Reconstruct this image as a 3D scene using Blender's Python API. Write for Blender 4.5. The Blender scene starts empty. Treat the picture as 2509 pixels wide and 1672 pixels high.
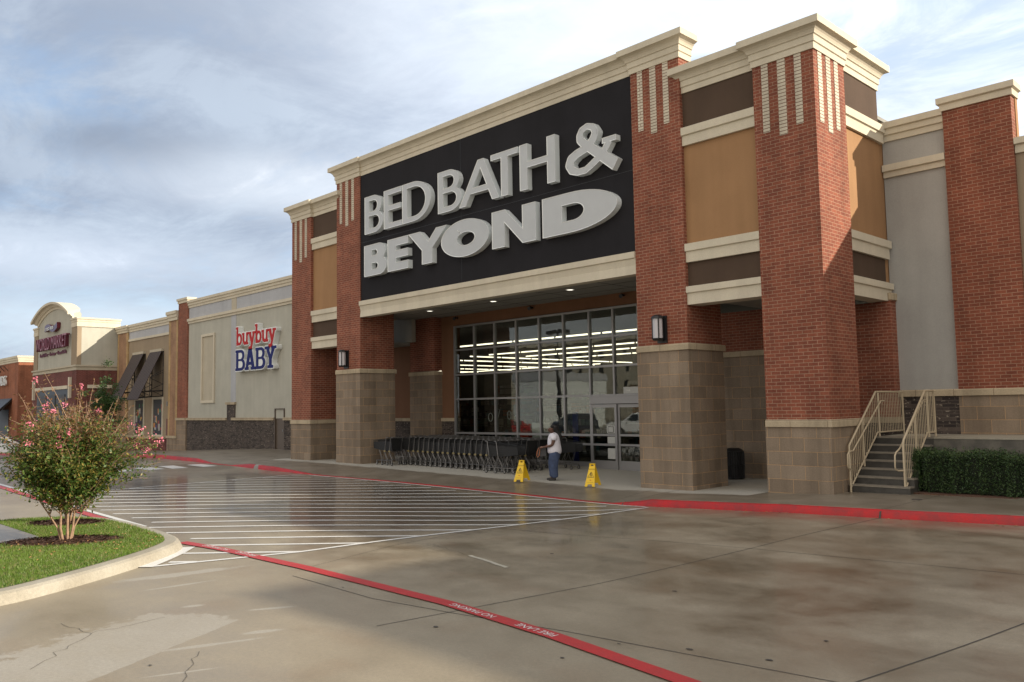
import bpy, bmesh, math, random
from mathutils import Vector, Matrix, geometry
from math import sin, cos, pi, radians, sqrt, atan2, hypot

S = bpy.context.scene
COL = S.collection
rnd = random.Random(7)

# ------------------------------------------------------------------ camera
YAW, PITCH, ROLL = radians(45.900), radians(4.4694), radians(-1.0033)
fw = Vector((-sin(YAW)*cos(PITCH), cos(YAW)*cos(PITCH), sin(PITCH)))
r0 = Vector((cos(YAW), sin(YAW), 0)); u0 = r0.cross(fw)
rr = r0*cos(ROLL) + u0*sin(ROLL); uu = -r0*sin(ROLL) + u0*cos(ROLL)
cam = bpy.data.cameras.new("Camera"); camo = bpy.data.objects.new("Camera", cam); COL.objects.link(camo)
m = Matrix((rr, uu, -fw)).transposed().to_4x4(); m.translation = Vector((0, 0, 2.15))
camo.matrix_world = m
cam.sensor_width = 36; cam.lens = 29.2025; cam.clip_start = 0.1; cam.clip_end = 3000
S.camera = camo

# ------------------------------------------------------------------ world + sun
SUN = Vector((1.0, .525, .44)).normalized()
EL = math.asin(SUN.z); AZ = atan2(SUN.x, SUN.y)
W = bpy.data.worlds.new("World"); S.world = W; W.use_nodes = True
nt = W.node_tree; N = nt.nodes; Lk = nt.links; N.clear()
def nn(nt, t, **k):
    n = nt.nodes.new(t)
    for a, b in k.items():
        if a.startswith('i_'): n.inputs[a[2:].replace('_', ' ')].default_value = b
        else: setattr(n, a, b)
    return n
def mth(nt, op, a, b=None, c=None, clamp=False):
    n = nt.nodes.new('ShaderNodeMath'); n.operation = op; n.use_clamp = clamp
    for i, v in enumerate((a, b, c)):
        if v is None: continue
        if hasattr(v, 'links') or hasattr(v, 'is_linked'): nt.links.new(v, n.inputs[i])
        else: n.inputs[i].default_value = v
    return n.outputs[0]
def mixc(nt, f, a, b, mode='MIX'):
    n = nt.nodes.new('ShaderNodeMix'); n.data_type = 'RGBA'; n.blend_type = mode; n.clamp_factor = True
    for i, v in ((0, f), (6, a), (7, b)):
        if hasattr(v, 'is_linked'): nt.links.new(v, n.inputs[i])
        elif i == 0: n.inputs[0].default_value = v
        else: n.inputs[i].default_value = (*v, 1) if len(v) == 3 else v
    return n.outputs[2]
def ramp(nt, f, pts, interp='LINEAR'):
    n = nt.nodes.new('ShaderNodeValToRGB'); n.color_ramp.interpolation = interp
    e = n.color_ramp.elements
    while len(e) < len(pts): e.new(0.5)
    for i, (p, c) in enumerate(pts):
        e[i].position = p; e[i].color = (c, c, c, 1) if not hasattr(c, '__len__') else (*c, 1)
    nt.links.new(f, n.inputs[0]); return n.outputs[0]
def noise(nt, vec, scale, detail=4, rough=.5, dist=0):
    n = nt.nodes.new('ShaderNodeTexNoise'); n.inputs['Scale'].default_value = scale
    n.inputs['Detail'].default_value = detail; n.inputs['Roughness'].default_value = rough; n.inputs['Distortion'].default_value = dist
    if vec is not None: nt.links.new(vec, n.inputs['Vector'])
    return n.outputs['Fac']
def vmap(nt, vec, sc=(1, 1, 1), loc=(0, 0, 0), rot=(0, 0, 0)):
    n = nt.nodes.new('ShaderNodeMapping'); n.inputs['Scale'].default_value = sc; n.inputs['Location'].default_value = loc; n.inputs['Rotation'].default_value = rot
    nt.links.new(vec, n.inputs['Vector']); return n.outputs[0]
def comb(nt, x, y, z):
    n = nt.nodes.new('ShaderNodeCombineXYZ')
    for i, v in enumerate((x, y, z)):
        if hasattr(v, 'is_linked'): nt.links.new(v, n.inputs[i])
        else: n.inputs[i].default_value = v
    return n.outputs[0]
def sep(nt, v):
    n = nt.nodes.new('ShaderNodeSeparateXYZ'); nt.links.new(v, n.inputs[0]); return n.outputs

out = N.new('ShaderNodeOutputWorld'); bg = N.new('ShaderNodeBackground'); Lk.new(bg.outputs[0], out.inputs[0])
sky = N.new('ShaderNodeTexSky'); sky.sky_type = 'NISHITA'; sky.sun_disc = False
sky.sun_elevation = EL; sky.sun_rotation = AZ; sky.air_density = 1.0; sky.dust_density = 1.2; sky.ozone_density = 1.5
tc = N.new('ShaderNodeTexCoord'); dx, dy, dz = sep(nt, tc.outputs['Generated'])
# azimuth from the view axis (degrees, + towards the right) and elevation (degrees)
az = mth(nt, 'MULTIPLY', mth(nt, 'ARCTAN2', dx, dy), 180/pi)
azr = mth(nt, 'ADD', az, 45.9)
el = mth(nt, 'MULTIPLY', mth(nt, 'ARCSINE', dz), 180/pi)
elz = mth(nt, 'ADD', mth(nt, 'MAXIMUM', dz, 0.0), 0.12)
px = mth(nt, 'DIVIDE', dx, elz); py = mth(nt, 'DIVIDE', dy, elz)
P = comb(nt, px, py, 0)
n1 = noise(nt, vmap(nt, P, (.55, .9, 1), rot=(0, 0, .5)), 1.3, 12, .62, .5)
n2 = noise(nt, vmap(nt, P, (.7, 1.5, 1), (4, 2, 0), (0, 0, .3)), 2.4, 12, .66, .6)
P2 = comb(nt, mth(nt, 'MULTIPLY', azr, .055), mth(nt, 'MULTIPLY', el, .15), 0)
n3 = noise(nt, vmap(nt, P2, loc=(1.7, 5.2, 0)), 1.4, 12, .64, .5)
cov = ramp(nt, mth(nt, 'ADD', mth(nt, 'MULTIPLY', n1, .5), mth(nt, 'MULTIPLY', n3, .5)), [(.34, 0), (.50, 1)])
gloom = ramp(nt, mth(nt, 'ADD', mth(nt, 'MULTIPLY', n2, .45), mth(nt, 'MULTIPLY', n3, .55)), [(.42, 0), (.58, 1)])
def blob(a0, e0, sa, se, wob=.7):
    a = mth(nt, 'DIVIDE', mth(nt, 'SUBTRACT', azr, a0), sa); e = mth(nt, 'DIVIDE', mth(nt, 'SUBTRACT', el, e0), se)
    d = mth(nt, 'ADD', mth(nt, 'MULTIPLY', a, a), mth(nt, 'MULTIPLY', e, e))
    d = mth(nt, 'ADD', d, mth(nt, 'MULTIPLY', mth(nt, 'SUBTRACT', n2, .5), wob*4))
    return mth(nt, 'POWER', 2.718, mth(nt, 'MULTIPLY', d, -1.0))
right = mth(nt, 'MULTIPLY_ADD', azr, 1/46, .36, clamp=True)
# cloud luminance: grey-blue at the left, white towards the right
cw = mixc(nt, right, (2.55, 2.95, 3.5), (5.2, 5.6, 6.2))
cd = mixc(nt, right, (1.65, 1.98, 2.55), (3.5, 3.95, 4.8))
cc = mixc(nt, gloom, cd, cw)
blue = mixc(nt, .55, sky.outputs[0], mixc(nt, right, (1.75, 2.45, 3.5), (3.2, 4.0, 5.3)))
col = mixc(nt, mth(nt, 'MULTIPLY_ADD', cov, .85, .1, clamp=True), blue, cc)
dark1 = blob(-25.5, 16.6, 6.5, 1.5, .35); dark2 = blob(-34, 13.8, 5, 1.6, .5); dark3 = blob(-24, 25, 16, 5, .8)
col = mixc(nt, mth(nt, 'MULTIPLY', dark3, .55), col, (1.6, 1.9, 2.45))
col = mixc(nt, mth(nt, 'MULTIPLY', dark1, .75), col, (1.15, 1.42, 1.9))
col = mixc(nt, mth(nt, 'MULTIPLY', dark2, .6), col, (1.3, 1.6, 2.15))
w1 = blob(-15, 15.0, 9, 2.0, .8); w2 = blob(-28, 9.5, 12, 1.5, .9); w3 = blob(-26, 5.5, 16, 1.8, .4); w4 = blob(2, 26, 16, 6, .8)
col = mixc(nt, mth(nt, 'MULTIPLY', w1, .6), col, (4.3, 4.6, 5.0))
col = mixc(nt, mth(nt, 'MULTIPLY', w2, .6), col, (3.6, 4.0, 4.6))
col = mixc(nt, mth(nt, 'MULTIPLY', w3, .5), col, (3.9, 4.5, 5.0))
col = mixc(nt, mth(nt, 'MULTIPLY', w4, .5), col, (5.3, 5.6, 6.0))
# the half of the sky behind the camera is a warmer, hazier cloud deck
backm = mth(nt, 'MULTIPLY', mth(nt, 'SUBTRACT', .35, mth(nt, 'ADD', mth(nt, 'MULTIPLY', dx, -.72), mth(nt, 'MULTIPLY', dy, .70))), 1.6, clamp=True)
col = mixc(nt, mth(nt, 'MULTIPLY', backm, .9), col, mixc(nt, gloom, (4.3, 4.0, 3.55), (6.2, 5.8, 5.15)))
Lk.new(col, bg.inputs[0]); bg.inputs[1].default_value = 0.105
sl = bpy.data.lights.new("Sun", 'SUN'); sl.energy = 3.0; sl.angle = radians(.6); sl.color = (1, .90, .74)
so = bpy.data.objects.new("Sun", sl); COL.objects.link(so)
so.rotation_euler = SUN.to_track_quat('Z', 'Y').to_euler(); so.location = (20, 10, 40)
S.view_settings.view_transform = 'Standard'; S.view_settings.look = 'None'; S.view_settings.gamma = 1
S.view_settings.exposure = 1.15
S.render.engine = 'CYCLES'
S.cycles.max_bounces = 8; S.cycles.transparent_max_bounces = 16

# ------------------------------------------------------------------ materials
def new_mat(name):
    m = bpy.data.materials.new(name); m.use_nodes = True; nt = m.node_tree; nt.nodes.clear()
    o = nt.nodes.new('ShaderNodeOutputMaterial'); b = nt.nodes.new('ShaderNodeBsdfPrincipled'); nt.links.new(b.outputs[0], o.inputs[0])
    return m, nt, b, o
def setc(nt, b, name, v):
    if hasattr(v, 'is_linked'): nt.links.new(v, b.inputs[name])
    elif hasattr(v, '__len__'): b.inputs[name].default_value = (*v, 1) if len(v) == 3 else v
    else: b.inputs[name].default_value = v
def bump(nt, b, h, strength=.3, dist=.01):
    n = nt.nodes.new('ShaderNodeBump'); n.inputs['Strength'].default_value = strength; n.inputs['Distance'].default_value = dist
    nt.links.new(h, n.inputs['Height']); nt.links.new(n.outputs[0], b.inputs['Normal'])
def gpos(nt):
    return nt.nodes.new('ShaderNodeNewGeometry')
def walluv(nt):
    g = gpos(nt); x, y, z = sep(nt, g.outputs['Position']); nx, ny, nz = sep(nt, g.outputs['True Normal'])
    side = mth(nt, 'GREATER_THAN', mth(nt, 'ABSOLUTE', nx), .6)
    top = mth(nt, 'GREATER_THAN', mth(nt, 'ABSOLUTE', nz), .6)
    u = mth(nt, 'ADD', mth(nt, 'MULTIPLY', x, mth(nt, 'SUBTRACT', 1, side)), mth(nt, 'MULTIPLY', y, side))
    v = mth(nt, 'ADD', mth(nt, 'MULTIPLY', z, mth(nt, 'SUBTRACT', 1, top)), mth(nt, 'MULTIPLY', y, top))
    return comb(nt, u, v, 0), g.outputs['Position']
def plain(name, c, rough=.6, metal=0, spec=.5, var=0, vs=20, emis=None, es=0, coat=0):
    m, nt, b, o = new_mat(name)
    if var:
        g = gpos(nt); n = noise(nt, g.outputs['Position'], vs, 4, .6)
        f = ramp(nt, n, [(.3, 1-var), (.7, 1+var)])
        c = mixc(nt, 1, c, f, 'MULTIPLY')
    setc(nt, b, 'Base Color', c); b.inputs['Roughness'].default_value = rough; b.inputs['Metallic'].default_value = metal
    b.inputs['Specular IOR Level'].default_value = spec; b.inputs['Coat Weight'].default_value = coat
    if emis: b.inputs['Emission Color'].default_value = (*emis, 1); b.inputs['Emission Strength'].default_value = es
    return m
def brickmat(name, c1, c2, mort, bw, bh, ms, var=.25, bumpd=.006, fleck=None, offs=(0, 0, 0), rough=.85):
    m, nt, b, o = new_mat(name); uv, pos = walluv(nt)
    t = nt.nodes.new('ShaderNodeTexBrick'); nt.links.new(vmap(nt, uv, loc=offs), t.inputs['Vector'])
    t.inputs['Scale'].default_value = 1; t.inputs['Brick Width'].default_value = bw; t.inputs['Row Height'].default_value = bh
    t.inputs['Mortar Size'].default_value = ms; t.inputs['Mortar Smooth'].default_value = .1; t.inputs['Bias'].default_value = 0
    t.inputs['Color1'].default_value = (*c1, 1); t.inputs['Color2'].default_value = (*c2, 1); t.inputs['Mortar'].default_value = (*mort, 1)
    t.offset = .5
    n = noise(nt, pos, 1.1, 6, .65); f = ramp(nt, n, [(.25, 1-var), (.75, 1+var)])
    c = mixc(nt, 1, t.outputs['Color'], f, 'MULTIPLY')
    n2 = noise(nt, pos, 34, 3, .6); f2 = ramp(nt, n2, [(.25, .86), (.75, 1.14)]); c = mixc(nt, 1, c, f2, 'MULTIPLY')
    st_ = noise(nt, vmap(nt, pos, (2.2, 2.2, .16)), 1.0, 6, .65); c = mixc(nt, 1, c, ramp(nt, st_, [(.36, .80), (.52, 1.0), (.7, 1.08)]), 'MULTIPLY')
    if fleck:
        v = nt.nodes.new('ShaderNodeTexNoise'); v.inputs['Scale'].default_value = 9; v.inputs['Detail'].default_value = 3
        nt.links.new(vmap(nt, uv, (1, 2.2, 1)), v.inputs['Vector'])
        k = ramp(nt, v.outputs['Fac'], [(.62, 0), (.65, 1)])
        c = mixc(nt, mth(nt, 'MULTIPLY', k, mth(nt, 'SUBTRACT', 1, t.outputs['Fac'])), c, fleck)
    setc(nt, b, 'Base Color', c); b.inputs['Roughness'].default_value = rough; b.inputs['Specular IOR Level'].default_value = .3
    h = mth(nt, 'ADD', mth(nt, 'MULTIPLY', t.outputs['Fac'], -1), mth(nt, 'MULTIPLY', n2, .35)); bump(nt, b, h, .6, bumpd)
    return m
def stucco(name, c, var=.07, streak=.06):
    m, nt, b, o = new_mat(name); g = gpos(nt); p = g.outputs['Position']
    n = noise(nt, p, .8, 5, .6); s = noise(nt, vmap(nt, p, (3, 3, .25)), 1.0, 5, .6); fn = noise(nt, p, 55, 2, .5)
    f = ramp(nt, n, [(.3, 1-var), (.7, 1+var)]); f3 = ramp(nt, s, [(.35, 1-streak), (.7, 1+streak*.6)]); f2 = ramp(nt, fn, [(.3, .93), (.7, 1.07)])
    c = mixc(nt, 1, mixc(nt, 1, mixc(nt, 1, c, f, 'MULTIPLY'), f2, 'MULTIPLY'), f3, 'MULTIPLY')
    setc(nt, b, 'Base Color', c); b.inputs['Roughness'].default_value = .9; b.inputs['Specular IOR Level'].default_value = .25
    bump(nt, b, fn, .35, .004); return m

M = {}
M['brick'] = brickmat('red_brick', (.262, .082, .047), (.185, .056, .035), (.34, .20, .135), .236, .084, .0075)
M['brick_dk'] = brickmat('maroon_brick', (.165, .048, .040), (.12, .036, .032), (.20, .11, .09), .236, .084, .008)
M['brick_or'] = brickmat('orange_brick', (.30, .10, .050), (.26, .085, .042), (.30, .16, .10), .236, .075, .008)
M['brick_yel'] = brickmat('buff_brick', (.46, .30, .14), (.40, .25, .11), (.42, .32, .20), .236, .084, .009)
M['brick_tan'] = brickmat('tan_brick', (.33, .19, .11), (.29, .165, .10), (.33, .22, .15), .236, .084, .008)
M['brick_blk'] = brickmat('dark_brick', (.100, .078, .066), (.034, .027, .026), (.10, .08, .065), .30, .084, .008, var=.3, fleck=(.34, .29, .23))
M['stone'] = brickmat('cast_stone', (.275, .212, .155), (.205, .156, .113), (.44, .28, .15), .61, .32, .006, var=.13, offs=(0, -.02, 0))
M['stripe'] = brickmat('stone_inlay', (.60, .54, .43), (.55, .49, .39), (.20, .12, .09), 3.0, .084, .010, var=.06)
M['cream'] = stucco('cream_stucco', (.59, .53, .42))
M['capst'] = brickmat('cap_stone', (.46, .375, .26), (.42, .34, .235), (.25, .19, .13), .9, 1.7, .008, var=.1)
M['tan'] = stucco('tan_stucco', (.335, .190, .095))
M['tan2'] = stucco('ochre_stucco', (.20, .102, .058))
M['brown'] = stucco('brown_stucco', (.082, .054, .038), .1)
M['grey'] = stucco('grey_stucco', (.43, .415, .355))
M['grey2'] = stucco('pale_grey_stucco', (.385, .375, .355))
M['greyblue'] = stucco('blue_grey_stucco', (.42, .425, .445))
M['khaki'] = stucco('khaki_stucco', (.30, .235, .165))
M['putty'] = stucco('putty_stucco', (.46, .41, .32))
M['signblk'] = stucco('charcoal_panel', (.017, .016, .019), .12)
M['soffit'] = stucco('soffit_panel', (.30, .29, .26), .03)
M['letter'] = plain('letter_face', (.47, .485, .50), .35, spec=.5, var=.04, vs=2)
M['lettere'] = plain('letter_edge', (.74, .78, .79), .3)
M['ledge'] = plain('letter_trim', (.74, .76, .76), .3)
M['alu'] = plain('aluminium_frame', (.29, .285, .29), .4, metal=.4)
M['aludk'] = plain('dark_gasket', (.03, .03, .032), .5)
M['steel'] = plain('galvanised_steel', (.24, .23, .22), .35, metal=.8)
M['cartfr'] = plain('cart_frame_steel', (.20, .19, .185), .35, metal=.7)
M['cartbk'] = plain('cart_basket_black', (.014, .014, .015), .5)
M['rubber'] = plain('rubber', (.035, .033, .033), .7)
M['wheelg'] = plain('wheel_grey', (.26, .25, .24), .5)
M['black'] = plain('black_metal', (.013, .013, .014), .4)
M['rail'] = plain('beige_painted_steel', (.47, .385, .265), .42, var=.05)
M['red'] = None
M['glow'] = plain('tube_light', (.9, .9, .8), .4, emis=(1, .89, .66), es=1.7)
M['glow2'] = plain('downlight_glow', (.9, .9, .8), .4, emis=(1, .95, .8), es=1.1)
M['frost'] = plain('frosted_glass', (.50, .48, .50), .4, coat=.3)
M['yellow'] = plain('yellow_plastic', (.78, .50, .012), .38)
M['blackp'] = plain('black_print', (.02, .018, .015), .5)
M['redp'] = plain('red_print', (.45, .05, .02), .5)
M['white'] = plain('white_paint_metal', (.72, .72, .72), .3, coat=.5)
M['whitep'] = plain('white_print', (.66, .66, .63), .6)
M['paper'] = plain('paper', (.45, .45, .43), .7, var=.12, vs=40)
M['skin'] = plain('dark_skin', (.105, .048, .030), .5)
M['skin2'] = plain('palm_skin', (.25, .14, .10), .5)
M['hair'] = plain('black_hair', (.009, .008, .008), .55)
M['shirt'] = plain('white_cotton', (.66, .64, .70), .85, var=.05, vs=9)
M['jeans'] = plain('denim', (.050, .072, .140), .85, var=.35, vs=7)
M['shoe'] = plain('black_leather', (.02, .016, .014), .5)
M['bagb'] = plain('black_bag_leather', (.022, .02, .02), .45)
M['bags'] = plain('tan_strap_leather', (.36, .12, .045), .5)
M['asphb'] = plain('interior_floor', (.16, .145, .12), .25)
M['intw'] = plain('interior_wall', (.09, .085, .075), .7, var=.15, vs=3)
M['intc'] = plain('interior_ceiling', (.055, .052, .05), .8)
M['navy'] = plain('navy_face', (.012, .018, .13), .6, spec=.2)
M['crimson'] = plain('red_face', (.44, .02, .022), .6, spec=.2)
M['whites'] = plain('white_return', (.74, .76, .75), .45)
M['maroon'] = plain('maroon_face', (.15, .028, .055), .45)
M['maroonE'] = plain('maroon_return', (.13, .008, .022), .45)
M['plum'] = plain('plum_letter_face', (.30, .12, .17), .5)
M['bannerp'] = plain('banner_purple', (.14, .12, .21), .5)
M['doorbr'] = plain('brown_steel_door', (.105, .078, .058), .5)
M['doormr'] = plain('maroon_steel_door', (.13, .04, .03), .5)
M['awn'] = None
M['concw'] = None

def concrete(name, kind):
    m, nt, b, o = new_mat(name); g = gpos(nt); p = g.outputs['Position']; x, y, z = sep(nt, p)
    big = noise(nt, vmap(nt, p, (.55, .8, .5), (3, 7, 0), (0, 0, .6)), .55, 6, .6, .5)
    mid = noise(nt, vmap(nt, p, (.8, 1.05, 1), (9, 1, 0), (0, 0, .7)), 1.15, 9, .62, .25)
    fine = noise(nt, p, 26, 5, .7); grit = noise(nt, p, 160, 2, .6)
    def ell(cx, cy, rx, ry, rot, soft=.35, wob=.5):
        v = vmap(nt, comb(nt, mth(nt, 'SUBTRACT', x, cx), mth(nt, 'SUBTRACT', y, cy), 0), rot=(0, 0, -rot))
        a, c, _ = sep(nt, v)
        a = mth(nt, 'DIVIDE', a, rx); c = mth(nt, 'DIVIDE', c, ry)
        d = mth(nt, 'SQRT', mth(nt, 'ADD', mth(nt, 'MULTIPLY', a, a), mth(nt, 'MULTIPLY', c, c)))
        d = mth(nt, 'ADD', d, mth(nt, 'MULTIPLY', mth(nt, 'SUBTRACT', mid, .5), wob*2))
        return mth(nt, 'DIVIDE', mth(nt, 'SUBTRACT', 1, d), soft, clamp=True)
    if kind == 'lot':
        w = mth(nt, 'ADD', mth(nt, 'MULTIPLY', big, .55), mth(nt, 'MULTIPLY', mid, .45))
        wet = ramp(nt, w, [(.38, 0), (.64, 1)])
        # the marked crossing is under standing water, the near lane is drying
        zone = ell(-21, 11.5, 11, 4.6, 0, .35, .35)
        wet = mth(nt, 'MAXIMUM', wet, mth(nt, 'MULTIPLY', zone, .9))
        nearm = mth(nt, 'MULTIPLY', mth(nt, 'SUBTRACT', 8.6, y), .35, clamp=True)
        wet = mth(nt, 'MULTIPLY', wet, mth(nt, 'SUBTRACT', 1, mth(nt, 'MULTIPLY', nearm, .6)))
        base = mixc(nt, wet, (.285, .240, .172), (.118, .090, .055))
        base = mixc(nt, mth(nt, 'MULTIPLY', zone, .45), base, (.165, .138, .115))
        rust = ramp(nt, noise(nt, vmap(nt, p, loc=(5, 5, 0)), .9, 4), [(.55, 0), (.7, 1)])
        base = mixc(nt, mth(nt, 'MULTIPLY', rust, .28), base, (.20, .135, .08))
        def hp(ax, ay, bx_, by, soft, wob, nz):
            l_ = hypot(bx_-ax, by-ay)
            c_ = mth(nt, 'SUBTRACT', mth(nt, 'MULTIPLY', mth(nt, 'SUBTRACT', y, ay), (bx_-ax)/l_), mth(nt, 'MULTIPLY', mth(nt, 'SUBTRACT', x, ax), (by-ay)/l_))
            return mth(nt, 'DIVIDE', mth(nt, 'ADD', c_, mth(nt, 'MULTIPLY', mth(nt, 'SUBTRACT', nz, .5), wob*2)), soft, clamp=True)
        rag = noise(nt, vmap(nt, p, (1, 1, 1)), 4.5, 8, .7)
        tri_ = mth(nt, 'MULTIPLY', hp(-7.7, 2.2, -8.9, 4.4, .015, .03, rag), mth(nt, 'MULTIPLY', hp(-8.9, 4.4, -10.15, 3.75, .08, .55, rag), hp(-10.0, 3.75, -9.2, 2.0, .10, .8, rag)))
        dry = mth(nt, 'MAXIMUM', mth(nt, 'MULTIPLY', tri_, ramp(nt, mid, [(.25, .45), (.6, 1)])), 0)
        for e in ((-8.13, 3.75, .62, .055, 1.25), (-8.22, 4.25, .28, .075, 1.2), (-11.95, 4.9, 1.15, .17, 1.42), (-11.2, 4.6, .5, .05, 1.5), (-9.9, 4.25, .16, .07, 1.2), (-9.1, 4.8, .3, .05, 1.1), (-7.5, 3.1, .4, .03, 1.2)):
            dry = mth(nt, 'MAXIMUM', dry, ell(*e, .35, 1.1))
        base = mixc(nt, mth(nt, 'MULTIPLY', dry, .85), base, (.33, .30, .25))
        wet = mth(nt, 'MULTIPLY', wet, mth(nt, 'SUBTRACT', 1, dry))
        deep = ramp(nt, noise(nt, vmap(nt, p, (.5, 1.6, 1), (2, 2, 0), (0, 0, .75)), 2.2, 6, .6), [(.5, 0), (.62, 1)])
        base = mixc(nt, mth(nt, 'MULTIPLY', deep, mth(nt, 'MULTIPLY', zone, .55)), base, (.075, .05, .038))
        rough = mth(nt, 'MULTIPLY_ADD', wet, -.26, .56)
        coat = mth(nt, 'MULTIPLY', mth(nt, 'MAXIMUM', zone, mth(nt, 'MULTIPLY', wet, .7)), .85); crough = .10
        rough = mth(nt, 'ADD', rough, mth(nt, 'MULTIPLY', mth(nt, 'SUBTRACT', fine, .5), .15))
    elif kind == 'walk':
        edge = mth(nt, 'ADD', y, mth(nt, 'MULTIPLY', mth(nt, 'SUBTRACT', mid, .5), .8))
        inx = mth(nt, 'MULTIPLY', mth(nt, 'GREATER_THAN', x, -33), mth(nt, 'LESS_THAN', x, -10.2))
        dry = mth(nt, 'MULTIPLY', mth(nt, 'MULTIPLY', mth(nt, 'SUBTRACT', edge, 17.45), 6, clamp=True), inx)
        wt = ramp(nt, mid, [(.35, 0), (.65, 1)])
        base = mixc(nt, wt, (.235, .20, .155), (.145, .118, .085))
        base = mixc(nt, dry, base, (.40, .375, .325)); rough = mth(nt, 'MULTIPLY_ADD', dry, .25, .45); coat = mth(nt, 'MULTIPLY', mth(nt, 'SUBTRACT', 1, dry), .25); crough = .25
    elif kind == 'kerb':
        wt = ramp(nt, mid, [(.35, 0), (.65, 1)]); base = mixc(nt, wt, (.36, .33, .27), (.28, .25, .195)); rough = .75; coat = 0; crough = .3
    elif kind == 'steps':
        wt = ramp(nt, noise(nt, p, 3, 4), [(.35, 0), (.65, 1)]); nx, ny, nz = sep(nt, g.outputs['True Normal'])
        base = mixc(nt, wt, (.15, .135, .11), (.075, .068, .058)); rough = .5; coat = .1; crough = .3
    f = ramp(nt, fine, [(.25, .84), (.75, 1.16)]); f2 = ramp(nt, grit, [(.2, .72), (.8, 1.28)])
    base = mixc(nt, 1, mixc(nt, 1, base, f, 'MULTIPLY'), f2, 'MULTIPLY')
    setc(nt, b, 'Base Color', base); setc(nt, b, 'Roughness', rough); setc(nt, b, 'Coat Weight', coat); setc(nt, b, 'Coat Roughness', crough)
    b.inputs['Specular IOR Level'].default_value = .45
    bump(nt, b, mth(nt, 'ADD', mth(nt, 'MULTIPLY', fine, .6), mth(nt, 'MULTIPLY', grit, .4)), .12, .004)
    return m
M['lot'] = concrete('wet_concrete_lot', 'lot'); M['walk'] = concrete('concrete_walk', 'walk'); M['kerb'] = concrete('concrete_kerb', 'kerb'); M['steps'] = concrete('concrete_steps', 'steps')
def paint(name, c, rough, worn, coat=.3):
    m, nt, b, o = new_mat(name); p = gpos(nt).outputs['Position']
    n = noise(nt, p, 6, 6, .7); k = noise(nt, vmap(nt, p, (1, 2, 1)), 1.2, 4, .6); gr = noise(nt, p, 60, 3, .7)
    a = ramp(nt, mth(nt, 'ADD', mth(nt, 'MULTIPLY', n, .5), mth(nt, 'MULTIPLY', k, .5)), [(.42, 1), (.62, 0)])
    c2 = mixc(nt, mth(nt, 'MULTIPLY', a, worn), c, tuple(v*.45+.02 for v in c)); f = ramp(nt, gr, [(.3, .85), (.7, 1.12)])
    setc(nt, b, 'Base Color', mixc(nt, 1, c2, f, 'MULTIPLY')); b.inputs['Roughness'].default_value = rough
    b.inputs['Coat Weight'].default_value = coat; b.inputs['Coat Roughness'].default_value = .2
    return m
M['red'] = paint('red_kerb_paint', (.50, .004, .005), .6, .8, .04)
M['redline'] = paint('red_lane_paint', (.46, .022, .022), .5, .35, .2)
M['wpaint'] = paint('white_road_paint', (.74, .73, .70), .5, .22)
M['joint'] = plain('joint_sealant', (.062, .052, .042), .7)
M['crackm'] = plain('filled_crack', (.38, .35, .28), .7, var=.1)
def glassmat(name, tint, fac_add=0.0):
    m = bpy.data.materials.new(name); m.use_nodes = True; nt = m.node_tree; nt.nodes.clear()
    o = nt.nodes.new('ShaderNodeOutputMaterial'); t = nt.nodes.new('ShaderNodeBsdfTransparent'); g = nt.nodes.new('ShaderNodeBsdfGlossy'); mx = nt.nodes.new('ShaderNodeMixShader')
    t.inputs[0].default_value = (*tint, 1); g.inputs['Roughness'].default_value = .0; g.inputs['Color'].default_value = (.95, 1, 1, 1)
    ge = gpos(nt); dt = nt.nodes.new('ShaderNodeVectorMath'); dt.operation = 'DOT_PRODUCT'; nt.links.new(ge.outputs['Incoming'], dt.inputs[0]); nt.links.new(ge.outputs['Normal'], dt.inputs[1])
    sch = mth(nt, 'POWER', mth(nt, 'SUBTRACT', 1, mth(nt, 'ABSOLUTE', dt.outputs['Value'])), 5)
    k = mth(nt, 'MULTIPLY_ADD', sch, .96, .035+fac_add, clamp=True)
    wob = noise(nt, gpos(nt).outputs['Position'], 1.3, 2); bn = nt.nodes.new('ShaderNodeBump'); bn.inputs['Strength'].default_value = .15; bn.inputs['Distance'].default_value = .01
    nt.links.new(wob, bn.inputs['Height']); nt.links.new(bn.outputs[0], g.inputs['Normal'])
    nt.links.new(k, mx.inputs[0]); nt.links.new(t.outputs[0], mx.inputs[1]); nt.links.new(g.outputs[0], mx.inputs[2]); nt.links.new(mx.outputs[0], o.inputs[0])
    return m
M['glass'] = glassmat('tinted_window_glass', (.74, .76, .74), .02)
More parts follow.
